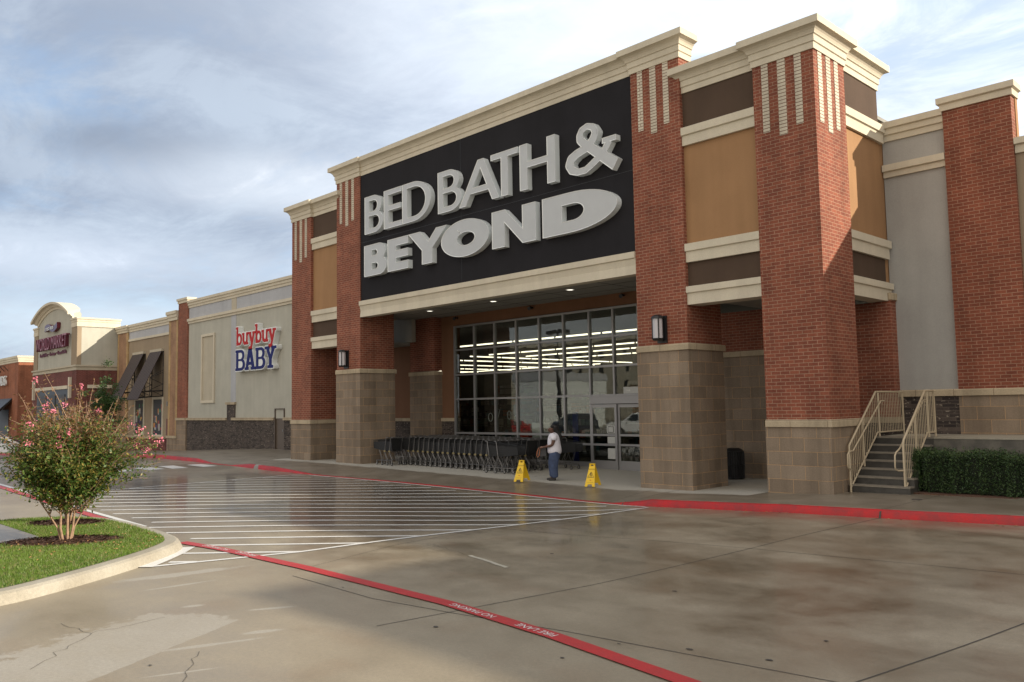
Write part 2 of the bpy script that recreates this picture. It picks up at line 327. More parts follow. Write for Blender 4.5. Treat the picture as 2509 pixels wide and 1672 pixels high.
def leafmat(name, cols, trans=.35, scale=9, zred=None):
    m, nt, b, o = new_mat(name); g = gpos(nt); p = g.outputs['Position']
    wn = nt.nodes.new('ShaderNodeTexWhiteNoise'); wn.noise_dimensions = '3D'
    sn = nt.nodes.new('ShaderNodeVectorMath'); sn.operation = 'SNAP'; nt.links.new(p, sn.inputs[0]); sn.inputs[1].default_value = (.05, .05, .05)
    nt.links.new(sn.outputs[0], wn.inputs['Vector'])
    n = noise(nt, p, scale*.3, 3)
    c = mixc(nt, ramp(nt, n, [(.35, 0), (.65, 1)]), cols[0], cols[1])
    c = mixc(nt, ramp(nt, wn.outputs['Value'], [(.70, 0), (.84, 1)]), c, cols[2])
    if zred:
        x, y, z = sep(nt, p); k = mth(nt, 'DIVIDE', mth(nt, 'SUBTRACT', z, zred[0]), zred[1], clamp=True)
        wn2 = mth(nt, 'FRACT', mth(nt, 'MULTIPLY', wn.outputs['Value'], 7.3))
        k = mth(nt, 'MULTIPLY', mth(nt, 'GREATER_THAN', mth(nt, 'ADD', k, -.12), wn2), .8); c = mixc(nt, k, c, cols[3])
    setc(nt, b, 'Base Color', c); b.inputs['Roughness'].default_value = .45; b.inputs['Specular IOR Level'].default_value = .4
    t = nt.nodes.new('ShaderNodeBsdfTranslucent'); nt.links.new(c, t.inputs[0]); mx = nt.nodes.new('ShaderNodeMixShader'); mx.inputs[0].default_value = trans
    nt.links.new(b.outputs[0], mx.inputs[1]); nt.links.new(t.outputs[0], mx.inputs[2]); nt.links.new(mx.outputs[0], o.inputs[0])
    return m
M['leaf'] = leafmat('crape_leaf', ((.055, .110, .022), (.105, .160, .034), (.26, .20, .05), (.24, .105, .055)), zred=(1.3, 1.1))
M['hedge'] = leafmat('hedge_leaf', ((.030, .062, .022), (.048, .088, .028), (.09, .14, .045)), .2)
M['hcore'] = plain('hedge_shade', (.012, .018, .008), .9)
M['ftree'] = leafmat('street_tree_leaf', ((.04, .085, .02), (.06, .115, .03), (.09, .14, .04)), .3, 4)
M['grass'] = leafmat('grass_blades', ((.125, .205, .032), (.175, .260, .045), (.24, .25, .09)), .4, 3)
M['turf'] = plain('turf_soil', (.085, .135, .028), .9, var=.35, vs=6)
M['pink'] = plain('pink_petal', (.72, .20, .28), .6, var=.25, vs=40)
M['bark'] = plain('crape_bark', (.30, .19, .12), .7, var=.3, vs=16)
M['bark2'] = plain('grey_bark', (.14, .10, .07), .8, var=.3, vs=16)
M['mulch'] = plain('bark_mulch', (.095, .045, .026), .9, var=.5, vs=25)
M['dleaf'] = plain('dead_leaf', (.36, .19, .08), .8, var=.3, vs=30)
def awnmat():
    m, nt, b, o = new_mat('awning_canvas'); p = gpos(nt).outputs['Position']; x, y, z = sep(nt, p)
    s = mth(nt, 'PINGPONG', mth(nt, 'MULTIPLY', x, 1), .14)
    c = mixc(nt, mth(nt, 'LESS_THAN', s, .035), (.026, .015, .013), (.085, .055, .047)); setc(nt, b, 'Base Color', c); b.inputs['Roughness'].default_value = .7
    return m
M['awn'] = awnmat()

# ------------------------------------------------------------------ mesh helpers
class MB:
    def __init__(s): s.v = []; s.f = []; s.m = []; s.mats = []; s.smooth = []
    def mi(s, mat):
        if mat not in s.mats: s.mats.append(mat)
        return s.mats.index(mat)
    def add(s, vs, fs, mat, smooth=False):
        b = len(s.v); s.v += [tuple(v) for v in vs]; k = s.mi(mat)
        for f in fs: s.f.append([b+i for i in f]); s.m.append(k); s.smooth.append(smooth)
    def box(s, x0, y0, z0, x1, y1, z1, mat):
        if x0 > x1: x0, x1 = x1, x0
        if y0 > y1: y0, y1 = y1, y0
        if z0 > z1: z0, z1 = z1, z0
        s.add([(x0, y0, z0), (x1, y0, z0), (x1, y1, z0), (x0, y1, z0), (x0, y0, z1), (x1, y0, z1), (x1, y1, z1), (x0, y1, z1)],
              [(0, 3, 2, 1), (4, 5, 6, 7), (0, 1, 5, 4), (1, 2, 6, 5), (2, 3, 7, 6), (3, 0, 4, 7)], mat)
    def tube(s, pts, r, mat, n=8, closed=False, caps=True, smooth=True):
        pts = [Vector(p) for p in pts]; rs = r if hasattr(r, '__len__') else [r]*len(pts)
        rings = []; up = Vector((0, 0, 1)); L = len(pts)
        prev = None
        for i, p in enumerate(pts):
            if closed: t = (pts[(i+1) % L]-pts[i-1])
            else: t = pts[min(i+1, L-1)]-pts[max(i-1, 0)]
            t.normalize()
            a = prev if prev is not None else (up if abs(t.z) < .9 else Vector((1, 0, 0)))
            e1 = (a-t*a.dot(t))
            if e1.length < 1e-4: e1 = Vector((1, 0, 0)).cross(t)
            e1.normalize(); e2 = t.cross(e1); prev = e1
            rings.append([p+(e1*cos(2*pi*k/n)+e2*sin(2*pi*k/n))*rs[i] for k in range(n)])
        vs = [v for rg in rings for v in rg]; fs = []
        for i in range(L if closed else L-1):
            j = (i+1) % L
            for k in range(n): fs.append((i*n+k, i*n+(k+1) % n, j*n+(k+1) % n, j*n+k))
        s.add(vs, fs, mat, smooth)
        if caps and not closed:
            s.add(rings[0], [tuple(reversed(range(n)))], mat); s.add(rings[-1], [tuple(range(n))], mat)
    def cyl(s, c, r, h, mat, n=20, r2=None, axis='z', smooth=True):
        r2 = r if r2 is None else r2; c = Vector(c)
        d = {'z': Vector((0, 0, 1)), 'x': Vector((1, 0, 0)), 'y': Vector((0, 1, 0))}[axis]
        s.tube([c, c+d*h], [r, r2], mat, n, smooth=smooth)
    def prism(s, poly, y0, y1, mat, mat2=None):   # poly in (x,z), extruded along y
        n = len(poly); a = [(x, y0, z) for x, z in poly]; b = [(x, y1, z) for x, z in poly]
        s.add(a+b, [tuple(range(n))[::-1], tuple(range(n, 2*n))], mat)
        s.add(a+b, [(i, (i+1) % n, n+(i+1) % n, n+i) for i in range(n)], mat2 or mat)
    def build(s, name, parent=None, loc=None, fix=True):
        me = bpy.data.meshes.new(name)
        o0 = Vector(loc) if loc is not None else (Vector(s.v[0])*0)
        me.from_pydata([tuple(Vector(v)-o0) for v in s.v], [], s.f)
        for mm in s.mats: me.materials.append(mm)
        me.polygons.foreach_set('material_index', s.m); me.polygons.foreach_set('use_smooth', s.smooth)
        if fix:
            bm = bmesh.new(); bm.from_mesh(me); bmesh.ops.recalc_face_normals(bm, faces=bm.faces); bm.to_mesh(me); bm.free()
        me.update()
        o = bpy.data.objects.new(name, me); COL.objects.link(o)
        if parent is not None:
            o.parent = parent
            w = Vector((0, 0, 0)); q = parent
            while q is not None: w += q.location; q = q.parent
            o.location = o0-w
        else: o.location = o0
        return o
def tag(o, label=None, cat=None, group=None, kind=None):
    if label: o['label'] = label
    if cat: o['category'] = cat
    if group: o['group'] = group
    if kind: o['kind'] = kind
    return o
def thing(name, label, cat, loc=(0, 0, 0), group=None):
    o = bpy.data.objects.new(name, None); COL.objects.link(o); o.location = loc; o.empty_display_size = .3
    return tag(o, label, cat, group)
def copy_tree(o, parent=None):
    c = o.copy(); COL.objects.link(c)
    if parent is not None: c.parent = parent
    for ch in [q for q in KIDS.get(o.name, [])]: copy_tree(ch, c)
    return c
KIDS = {}
def reg(o):
    KIDS[o.name] = list(o.children)
    for c in o.children: reg(c)
def bx(name, parent, *boxes):       # boxes: (x0,y0,z0,x1,y1,z1,matkey)
    b = MB()
    for q in boxes: b.box(*q[:6], M[q[6]])
    return b.build(name, parent)

def sm(a, b, t): t = min(1, max(0, (t-a)/(b-a))); return t*t*(3-2*t)
def lerp_t(x, xs, ys):
    if x <= xs[0]: return ys[0]
    for i in range(1, len(xs)):
        if x <= xs[i]: return ys[i-1]+(ys[i]-ys[i-1])*(x-xs[i-1])/(xs[i]-xs[i-1])
    return ys[-1]
GX = [-400, -90, -54.5, -46.5, -42, -32, -28, -20, -14, -12.3, -10, -8.5, -4, 10, 400]
GL = [-1.09, -1.09, -.38, -.1, 0, 0, 0, 0, 0, 0, 0, 0, 0, 0, 0]
GR = [0, 0, 0, .02, .05, .04, .03, -.03, -.1, -.09, 0, .06, .12, .2, .2]
def gz(x): return lerp_t(x, GX, GL)+lerp_t(x, GX, GR)
def lotz(x, y): return -.15+lerp_t(x, GX, GL)+lerp_t(x, GX, GR)*sm(8, 14, y)
KX = [-130, -60, -46, -37, -33, -29, -25, -21.7, -18, -15, -12, -9, -6.5, -4.3, 10]
KY = [16.4, 16.3, 16.25, 15.9, 15.7, 15.35, 15.44, 15.67, 15.77, 15.85, 15.79, 15.7, 15.91, 16.2, 16.6]
def kerby(x): return lerp_t(x, KX, KY)
def drop(x):                        # 1 where the kerb is flush with the lot
    a = lerp_t(x, [-28.9, -26.2, -12.95, -11.8], [0, 1, 1, 0]); b = lerp_t(x, [-37.0, -35.1, -33.2, -31.2], [0, 1, 1, 0])
    return max(a, b)
def walkz(x, y):
    k = kerby(x); d = drop(x); full = gz(x); low = lotz(x, k)+.008
    z = full-(full-low)*d*(1-sm(k+.1, k+2.0, y))
    return z

# ------------------------------------------------------------------ ground
def arange(a, b, s):
    n = int(round((b-a)/s)); return [a+(b-a)*i/n for i in range(n+1)]
b = MB(); X = [-500, -300, -150]+arange(-100, -60, 4)+arange(-59.5, 3, .5)+[8, 20, 60, 150, 500]
Y = [-500, -250, -100, -50, -20]+arange(-8, 18, .5)+[25, 60, 150, 500]
vs = [(x, y, lotz(x, y)) for y in Y for x in X]; nx = len(X)
b.add(vs, [(j*nx+i, j*nx+i+1, (j+1)*nx+i+1, (j+1)*nx+i) for j in range(len(Y)-1) for i in range(nx-1)], M['lot'], True)
tag(b.build('parking_lot_ground'), 'wet brown concrete parking lot', kind='structure')
b = MB(); X = arange(-130, -60, 5)+arange(-59.6, 10, .4); T = [0, .05, .12, .2, .3, .4, .5, .6, .72, .86, 1]; nx = len(X)
vs = []
for t in T:
    for x in X:
        k = kerby(x)+.095; y = k+(22.6-k)*t; vs.append((x, y, walkz(x, y)))
b.add(vs, [(j*nx+i, j*nx+i+1, (j+1)*nx+i+1, (j+1)*nx+i) for j in range(len(T)-1) for i in range(nx-1)], M['walk'], True)
tag(b.build('pavement'), 'concrete pavement in front of the stores', kind='structure')
# kerb, red painted
b = MB(); X = arange(-130, -60, 5)+arange(-59.8, 9.8, .2); prof = []
for x in X:
    k = kerby(x); t = walkz(x, k+.1); l = lotz(x, k); h = max(t-l, .01)
    prof.append([(x, k-.045, l-.03), (x, k-.03 if h > .03 else k-.04, l+.01+h*.1), (x, k+.0, l+h*.75), (x, k+.035, l+h*.97), (x, k+.06, t+.004), (x, k+.10, t+.004), (x, k+.10, l-.05)])
vs = [v for p in prof for v in p]; n = 7
fs = [(i*n+k, (i+1)*n+k, (i+1)*n+k+1, i*n+k+1) for i in range(len(X)-1) for k in range(n-1)]
b.add(vs, fs, M['red'], True); tag(b.build('kerb'), 'red painted kerb', kind='structure')
b = MB()
for x in (-6.57, -12.6, -1.2):
    k = kerby(x); l = lotz(x, k); t = walkz(x, k+.1); b.add([(x-.015, k-.05, l), (x+.02, k-.05, l), (x+.02, k+.0, l+(t-l)*.8), (x+.02, k+.1, t+.009), (x-.015, k+.1, t+.009), (x-.015, k+.0, l+(t-l)*.8)], [(0, 1, 2, 5), (5, 2, 3, 4)], M['joint'])
k = kerby(-30.3); b.add([(x, y_, z_) for x in (-30.5, -30.1) for y_, z_ in ((k-.052, -.11), (k-.01, .0), (k+.06, .052), (k+.1, .052))], [(0, 4, 5, 1), (1, 5, 6, 2), (2, 6, 7, 3)], M['walk'])
tag(b.build('kerb_joint', fix=False), 'dark joints and a bare patch in the red kerb', kind='structure')

def strip(pts, w, mat, zf=lotz, off=.006, step=.5):
    b = MB(); P_ = []
    for a, c in zip(pts, pts[1:]):
        n = max(1, int(hypot(c[0]-a[0], c[1]-a[1])/step))
        P_ += [(a[0]+(c[0]-a[0])*i/n, a[1]+(c[1]-a[1])*i/n) for i in range(n)]
    P_.append(pts[-1]); vs = []
    for i, p in enumerate(P_):
        q = P_[min(i+1, len(P_)-1)]; r = P_[max(i-1, 0)]; dx_, dy_ = q[0]-r[0], q[1]-r[1]; L = hypot(dx_, dy_); nx_, ny_ = -dy_/L*w/2, dx_/L*w/2
        for s_ in (1, -1): x, y = p[0]+nx_*s_, p[1]+ny_*s_; vs.append((x, y, zf(x, y)+off))
    b.add(vs, [(2*i, 2*i+1, 2*i+3, 2*i+2) for i in range(len(P_)-1)], mat)
    return b
def mergeb(name, bs, label):
    o = MB()
    for q in bs:
        for f, mi_, s_ in zip(q.f, q.m, q.smooth):
            pass
        base = len(o.v); o.v += q.v
        for f, mi_ in zip(q.f, q.m): o.f.append([base+i for i in f]); o.m.append(o.mi(q.mats[mi_])); o.smooth.append(False)
    return tag(o.build(name), label, kind='structure')
# hatched crossing
L = []
x0, x1, y0, y1 = -26.35, -11.6, 5.2, 15.35
isl = lambda x, y: (y < 6.75 and x < -14.6)
c = 18.2
def bot(x):   # lower limit of the hatching
    if x > -14.3: return 5.0+(x+12.7)*-.55 if x < -12.6 else 4.95
    return 6.35 if x > -17.5 else 6.75
k = 0
while c < 41.6:
    pts = []; n = 200
    for i in range(n+1):
        x = x0+(x1-x0)*i/n; y = x+c
        if y <= y1 and y >= bot(x) and x <= (-12.85+(y-4.85)*.279 if y < 7 else -12.25+(y-7)*.0706): pts.append((x, y))
    if len(pts) > 3: L.append(strip([pts[0], pts[-1]], .115, M['wpaint'], off=.006))
    c += 1.09
L.append(strip([(-12.85, 4.85), (-12.25, 7.0), (-11.65, 15.5)], .10, M['wpaint'], off=.008))
L.append(strip([(-26.4, 6.9), (-26.45, 11), (-26.5, 15.2)], .10, M['wpaint'], off=.008))
L.append(strip([(-26, 15.2), (-22, 15.48), (-18, 15.58), (-14, 15.66), (-11.8, 15.6)], .09, M['wpaint'], off=.010))
L.append(strip([(-45, 7.6), (-30.5, 7.05), (-22.2, 6.62), (-17.4, 6.45)], .12, M['wpaint'], off=.008))
L.append(strip([(-12.85, 4.78), (-13.25, 5.2), (-13.7, 5.62), (-14.15, 5.98)], .22, M['wpaint'], off=.011, step=.2))
mergeb('road_marking', L, 'white hatched crossing painted on the lot')
# zebra blocks
L = []
for q in ([(-35.5, 12.9), (-33.6, 12.9)], [(-35.4, 13.95), (-33.4, 13.75)], [(-35.2, 15.05), (-33.3, 14.95)], [(-35.7, 11.8), (-33.8, 11.8)], [(-35.9, 10.6), (-34, 10.6)], [(-36, 9.5), (-34.1, 9.5)]):
    L.append(strip(q, .62, M['wpaint']))
mergeb('crosswalk_marking', L, 'white crosswalk blocks painted on the lot')
L = [strip([(-14.75, 6.12), (-13.6, 6.26), (-11, 6.36), (-7.7, 6.34), (-5.86, 6.17), (-4.1, 5.9), (-2, 5.45), (1, 4.7)], .19, M['redline'], off=.013, step=.3),
     strip([(-60, 8.1), (-45, 7.4), (-30.5, 6.85), (-22.2, 6.42), (-17.2, 6.22)], .2, M['redline'], off=.013)]
mergeb('fire_lane_marking', L, 'red fire lane line across the lot')
# joints + cracks
L = [strip(p, w, M['joint'], off=.004) for p, w in (
    ([(-14.5, 10.9), (-10.24, 11.11), (-6.8, 11.6), (-3.16, 11.9), (1, 12.2)], .012), ([(-10.6, 5.95), (-8.6, 5.9), (-7.2, 6.12), (-5.91, 6.38), (-3.11, 6.75), (0, 7.1)], .012),
    ([(-6.57, 15.9), (-6.8, 11.6), (-7.1, 8.2), (-7.5, 5.2)], .013), ([(-1.9, 15.9), (-2.45, 10.5), (-3.11, 6.75), (-3.4, 4.3)], .016),
    ([(-12, 11), (-11.6, 8.4), (-11.0, 6.5)], .008))]
def wiggle(p, q, n, a, seed):
    r = random.Random(seed); o = []
    for i in range(n+1):
        t = i/n; o.append((p[0]+(q[0]-p[0])*t+r.uniform(-a, a)*(0 < i < n), p[1]+(q[1]-p[1])*t+r.uniform(-a, a)*(0 < i < n)))
    return o
for p, q, n, a, s_ in (((-8.6, 2.2), (-9.5, 3.0), 9, .05, 1), ((-9.5, 3.0), (-9.6, 3.8), 7, .05, 2), ((-9.5, 3.0), (-10.2, 2.9), 6, .04, 4), ((-11.2, 8.9), (-9.9, 8.6), 8, .05, 3), ((-6.3, 3.2), (-7.2, 3.0), 7, .05, 8), ((-7.2, 3.0), (-8.0, 3.5), 7, .05, 9)):
    L.append(strip(wiggle(p, q, n, a, s_), .005, M['joint'], off=.004, step=9))
mergeb('pavement_joint', L, 'dark expansion joints and cracks in the concrete')
mergeb('filled_crack', [strip(wiggle((-9.9, 8.6), (-8.75, 8.3), 8, .025, 6), .07, M['crackm'], off=.005, step=9)], 'pale filled crack in the lot')
L = [strip([(x, kerby(x)+.125), (x+1.6, kerby(x+1.6)+.125)], .03, M['crackm'], zf=walkz, off=.004, step=.4) for x in (-12.0, -10.2, -8.3, -6.4, -4.5, -2.5)]
mergeb('kerb_edge_line', L, 'pale sediment line behind the red kerb')
# pavement joints
L = [strip([(x, kerby(x)+.17), (x, 22.2)], .012, M['joint'], zf=walkz, off=.003) for x in (-40, -36, -30.5, -24.4, -18.3, -13.2, -12.6, -6.57, -2)]
L.append(strip([(-60, 19.0), (-33, 18.6)], .012, M['joint'], zf=walkz, off=.003))
mergeb('walk_joint', L, 'scored joints across the pavement')
b = MB(); b.cyl((-6.66, 17.96, walkz(-6.66, 17.96)-.01), .1, .02, M['joint'], 16); tag(b.build('drain_cover', loc=(-6.66, 17.96, walkz(-6.66, 17.96))), 'small round dark drain cover set in the pavement in front of the hedge', 'drain cover')

# ------------------------------------------------------------------ cornice sweep
def sweep(b, path, prof, mat, side=-1, caps=True):
    """path: plan polyline; prof: [(out, z)] ordered; side=-1 => outward is to the right of travel"""
    n = len(path); offs = []
    nrm = []
    for a, c in zip(path, path[1:]):
        dx_, dy_ = c[0]-a[0], c[1]-a[1]; l_ = hypot(dx_, dy_); nrm.append((dy_/l_*-side, -dx_/l_*-side))
    for i in range(n):
        if i == 0: o = nrm[0]
        elif i == n-1: o = nrm[-1]
        else:
            a, c = nrm[i-1], nrm[i]; d = 1+a[0]*c[0]+a[1]*c[1]; o = ((a[0]+c[0])/d, (a[1]+c[1])/d)
        offs.append(o)
    k = len(prof); vs = [(path[i][0]+offs[i][0]*p, path[i][1]+offs[i][1]*p, z) for i in range(n) for p, z in prof]
    b.add(vs, [(i*k+j, (i+1)*k+j, (i+1)*k+(j+1) % k, i*k+(j+1) % k) for i in range(n-1) for j in range(k)], mat)
    if caps: b.add(vs, [tuple(range(k)), tuple((n-1)*k+j for j in range(k))], mat)
def cprof(z0, z1, back=-.3):       # coved crown moulding from z0 up to z1
    h = z1-z0; f = lambda t: z0+h*t
    return [(back, f(0)), (.035, f(0)), (.035, f(.225)), (.065, f(.25)), (.065, f(.475)), (.095, f(.50)), (.10, f(.54)), (.125, f(.62)), (.17, f(.69)), (.235, f(.735)), (.27, f(.745)), (.27, f(1)), (back, f(1))]
def bprof(z0, z1, zm, o1=.10, o2=.045, back=-.1):   # two-step band, upper step proud
    return [(back, z0), (o2, z0), (o2, zm-.02), (o1, zm), (o1, z1-.01), (back, z1)]
def b3prof(z0, z1, back=-.1):       # three-step wing cornice
    h = z1-z0
    return [(back, z0), (.05, z0), (.05, z0+h*.30), (.10, z0+h*.34), (.10, z0+h*.63), (.16, z0+h*.67), (.16, z1), (back, z1)]

# ------------------------------------------------------------------ main store
YF = 18.17; YW = 22.25
st = thing('store_building', 'tall entrance block with red brick columns, black sign panel and glass storefront', 'building', (-20.5, 20, 0))
def column(x0, x1, zc, ztop, y0=YF, y1=19.78, ztp=None, thin=None):
    b = MB(); b.box(x0, y0, zc+.17, x1, y1 if not thin else y1, (thin or ztop), M['brick'])
    if thin: b.box(x0, y0, thin, x1, y0+.5, ztop, M['brick'])
    o = b.build('column', st)
    e = .025; q = bx('stone_base', o, (x0-e, y0-e, -.4, x1+e, y1+e, zc, 'stone'))
    b = MB(); sweep(b, [(x0, y0), (x1, y0), (x1, y1), (x0, y1), (x0, y0)], [(-.02, zc), (.075, zc), (.075, zc+.13), (.055, zc+.17), (-.02, zc+.172)], M['capst'], caps=False)
    b.build('base_cap', o)
    return o
def inlay(col, x0, z0, z1, ax='x', y=YF, longer=.16, zb=None):
    for dx_, w, ex in ((.235, .175, 0), (.655, .20, longer), (1.085, .175, 0)):
        if ax == 'x': bx('stone_inlay', col, (x0+dx_, y-.012, z0-ex, x0+dx_+w, y+.05, z1, 'stripe'))
        else: bx('stone_inlay', col, (x0+.012, y+dx_-.03, z0-ex, x0-.05, y+dx_+w-.0, z1, 'stripe'))
IL = (-28.90, -27.24); OL = (-32.50, -30.92); IR = (-13.82, -12.22); CR = (-10.08, -8.52)
c1 = column(*OL, 1.55, 10.33); inlay(c1, OL[0], 8.63, 10.33)
c2 = column(*IL, 3.53, 11.31, thin=10.3); inlay(c2, IL[0], 9.62, 11.31)
c3 = column(*IR, 3.53, 11.31, thin=10.3); inlay(c3, IR[0], 9.62, 11.31)
c4 = column(*CR, 1.55, 10.33); inlay(c4, CR[0], 8.63, 10.33); inlay(c4, CR[1], 8.63, 10.33, ax='y', y=YF)
def part_sweep(name, path, prof, mat='cream', parent=st, caps=True, side=-1):
    b = MB(); sweep(b, path, prof, M[mat], side, caps); return b.build(name, parent)
# crowns
part_sweep('cornice', [(OL[0], 19.8), (OL[0], YF), (OL[1], YF), (OL[1], YF+.12), (IL[0], YF+.12), (IL[0], YF+.5)], cprof(10.33, 11.00))
part_sweep('cornice', [(IL[0], YF+.55), (IL[0], YF), (IL[1], YF), (IL[1], YF+.07), (IR[0], YF+.07), (IR[0], YF), (IR[1], YF), (IR[1], YF+.55)], cprof(11.31, 11.98))
part_sweep('cornice', [(IR[1], YF+.5), (IR[1], YF+.12), (CR[0], YF+.12), (CR[0], YF), (CR[1], YF), (CR[1], 19.78), (CR[1]-.12, 19.78), (CR[1]-.12, 22.02), (CR[1]-.5, 22.02)], cprof(10.33, 11.00))
# sign wall
bx('sign_panel', st, (IL[1], YF+.05, 6.30, IR[0], YF+.45, 11.33, 'signblk'))
bx('beam', st, (IL[1], YF+.06, 5.72, IR[0], YF+.46, 6.29, 'cream'))
bx('panel_joint', st, (IL[1]+6.05, YF+.045, 6.35, IL[1]+6.063, YF+.06, 11.3, 'black'), (IL[1], YF+.045, 8.62, IR[0], YF+.06, 8.632, 'black'))
part_sweep('sign_trim', [(IL[1]+.002, YF+.07), (IR[0]-.002, YF+.07)], [(-.1, 5.70), (.07, 5.70), (.05, 5.95), (.08, 6.10), (.08, 6.13), (.13, 6.15), (.13, 6.32), (-.1, 6.34)])
# side bays
for (a, c_), nm in (((OL[1], IL[0]), 0), ((IR[1], CR[0]), 1)):
    bx('wall_panel', st, (a, YF+.12, 6.05, c_, YF+.6, 9.1, 'tan')); bx('wall_panel', st, (a, YF+.12, 9.1, c_, YF+.6, 10.4, 'brown')); bx('wall_panel', st, (a, YF+.12, 4.9, c_, YF+.6, 6.05, 'brown'))
    for z0, zm, z1 in ((8.90, 9.17, 9.38), (5.80, 6.09, 6.29), (4.69, 5.00, 5.17)):
        part_sweep('trim_band', [(a+.002, YF+.12), (c_-.002, YF+.12)], bprof(z0, z1, zm, .13, .08, -.45 if z0 < 5 else -.1))
    bx('soffit', st, (a, YF+.55, 4.86, c_, 22.2, 4.95, 'soffit'))
# tower side
xs = CR[1]-.12
bx('wall_panel', st, (xs-.4, 19.78, 6.05, xs, 22.02, 9.1, 'tan')); bx('wall_panel', st, (xs-.4, 19.78, 9.1, xs, 22.02, 10.4, 'brown')); bx('wall_panel', st, (xs-.4, 19.78, 4.9, xs, 22.02, 6.05, 'brown'))
for z0, zm, z1 in ((8.90, 9.17, 9.38), (5.80, 6.09, 6.29), (4.69, 5.00, 5.17)):
    part_sweep('trim_band', [(xs, 19.78), (xs, 22.06), (xs-.4, 22.06)], bprof(z0, z1, zm, .13, .08, -.35 if z0 < 5 else -.1))
bx('wall_return', st, (xs-.4, 22.02, 4.9, xs-.02, 22.3, 9.4, 'tan'))
bx('rear_pier', st, (-10.1, 21.87, 1.0, CR[1]+.0, 22.30, 4.68, 'brick'), (-8.9, 21.90, 4.68, CR[1]+.02, 22.30, 4.72, 'brick'), (-8.9, 21.86, 4.72, CR[1]+.05, 22.31, 4.90, 'capst'))
bx('rear_pier_base', st, (-10.1, 21.85, -.3, CR[1]+.02, 22.30, 1.55, 'brick_blk'), (-10.1, 21.80, 1.55, CR[1]+.05, 22.31, 1.70, 'capst'))
bx('roof', st, (OL[0]+.3, YF+.6, 9.9, CR[1]-.5, 40, 10.0, 'soffit'))
bx('upper_wall', st, (OL[0], 22.26, 6.11, CR[1]-.6, 22.5, 10.3, 'tan'))
bx('main_roof', st, (-60.5, 22.62, 5.9, -8.7, 48.5, 7.4, 'soffit'))
# entry soffit and recess
bx('entry_soffit', st, (IL[1]+.002, YF+.44, 5.93, IR[0]-.002, 22.27, 6.03, 'soffit'), (IL[1]-1.66, 19.79, 5.93, IL[1]+.001, 22.27, 6.03, 'soffit'), (IR[0]-.001, 19.79, 5.93, IR[0]+1.6, 22.27, 6.03, 'soffit'))
bx('soffit_groove', st, *[(IL[1]+.05, y, 5.924, IR[0]-.05, y+.02, 5.931, 'aludk') for y in (19.2, 20.4, 21.4)], *[(x, YF+.46, 5.9245, x+.02, 22.2, 5.9315, 'aludk') for x in (-24.6, -21.9, -19.2, -16.5)])
bx('bulkhead', st, (-32.3, 21.6, 4.96, -28.45, 21.8, 6.0, 'grey'))
o = bx('pilaster', st, (IL[0], 21.85, 3.68, IL[1], 22.26, 6.0, 'brick')); bx('stone_base', o, (IL[0]-.02, 21.83, -.3, IL[1]+.02, 22.26, 3.5, 'stone')); bx('base_cap', o, (IL[0]-.06, 21.79, 3.5, IL[1]+.06, 22.26, 3.66, 'capst'))
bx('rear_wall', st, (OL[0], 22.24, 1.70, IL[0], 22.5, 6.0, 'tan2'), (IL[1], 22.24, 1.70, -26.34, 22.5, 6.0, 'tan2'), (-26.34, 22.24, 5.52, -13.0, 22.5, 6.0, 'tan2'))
bx('rear_base', st, (OL[0], 22.20, -.3, IL[0], 22.5, 1.56, 'brick_blk'), (IL[1], 22.20, -.3, -26.34, 22.5, 1.56, 'brick_blk'))
bx('rear_base_cap', st, (OL[0], 22.14, 1.56, IL[0]-.03, 22.5, 1.70, 'capst'), (IL[1]+.03, 22.14, 1.56, -26.34, 22.5, 1.70, 'capst'))
bx('rear_wall_stone', st, (-14.36, 22.215, -.3, -10.1, 22.5, 3.5, 'stone'), (-14.3, 22.13, 3.5, -10.1, 22.5, 3.66, 'capst'), (-14.36, 22.215, 3.66, -10.1, 22.5, 4.86, 'brick'))
# storefront
fr = MB(); gl = MB(); YS = 22.20
mx_ = [-26.30, -25.08, -23.87, -22.65, -21.43, -20.21, -18.98, -17.91, -16.84, -15.6, -14.4]
tz = [5.45, 4.48, 3.46, 2.46]
for x in mx_: fr.box(x-.035, YS-.06, 1.06 if x < -20 and x > -26 else .0, x+.035, YS+.08, 5.48, M['alu']) if not (x > -18.5 and x < -16) else fr.box(x-.035, YS-.06, 2.43, x+.035, YS+.08, 5.48, M['alu'])
def hb(xa, xb, z, h=.07): fr.box(xa, YS-.052, z-h/2, xb, YS+.072, z+h/2, M['alu'])
for z in tz: hb(-26.27, -14.0, z)
hb(-26.27, -18.98, 1.09, .08); hb(-20.2, -18.98, .77); hb(-26.27, -18.98, .08, .16)
for x in (-25.08, -23.87, -22.65, -21.43): fr.box(x-.03, YS-.05, .16, x+.03, YS+.07, 1.05, M['alu'])
fo = fr.build('storefront_frame', st)
gl.box(-26.27, YS, .05, -18.98, YS+.012, 5.45, M['glass']); gl.box(-18.98, YS, 2.46, -14.0, YS+.012, 5.45, M['glass']); gl.build('glass', fo)
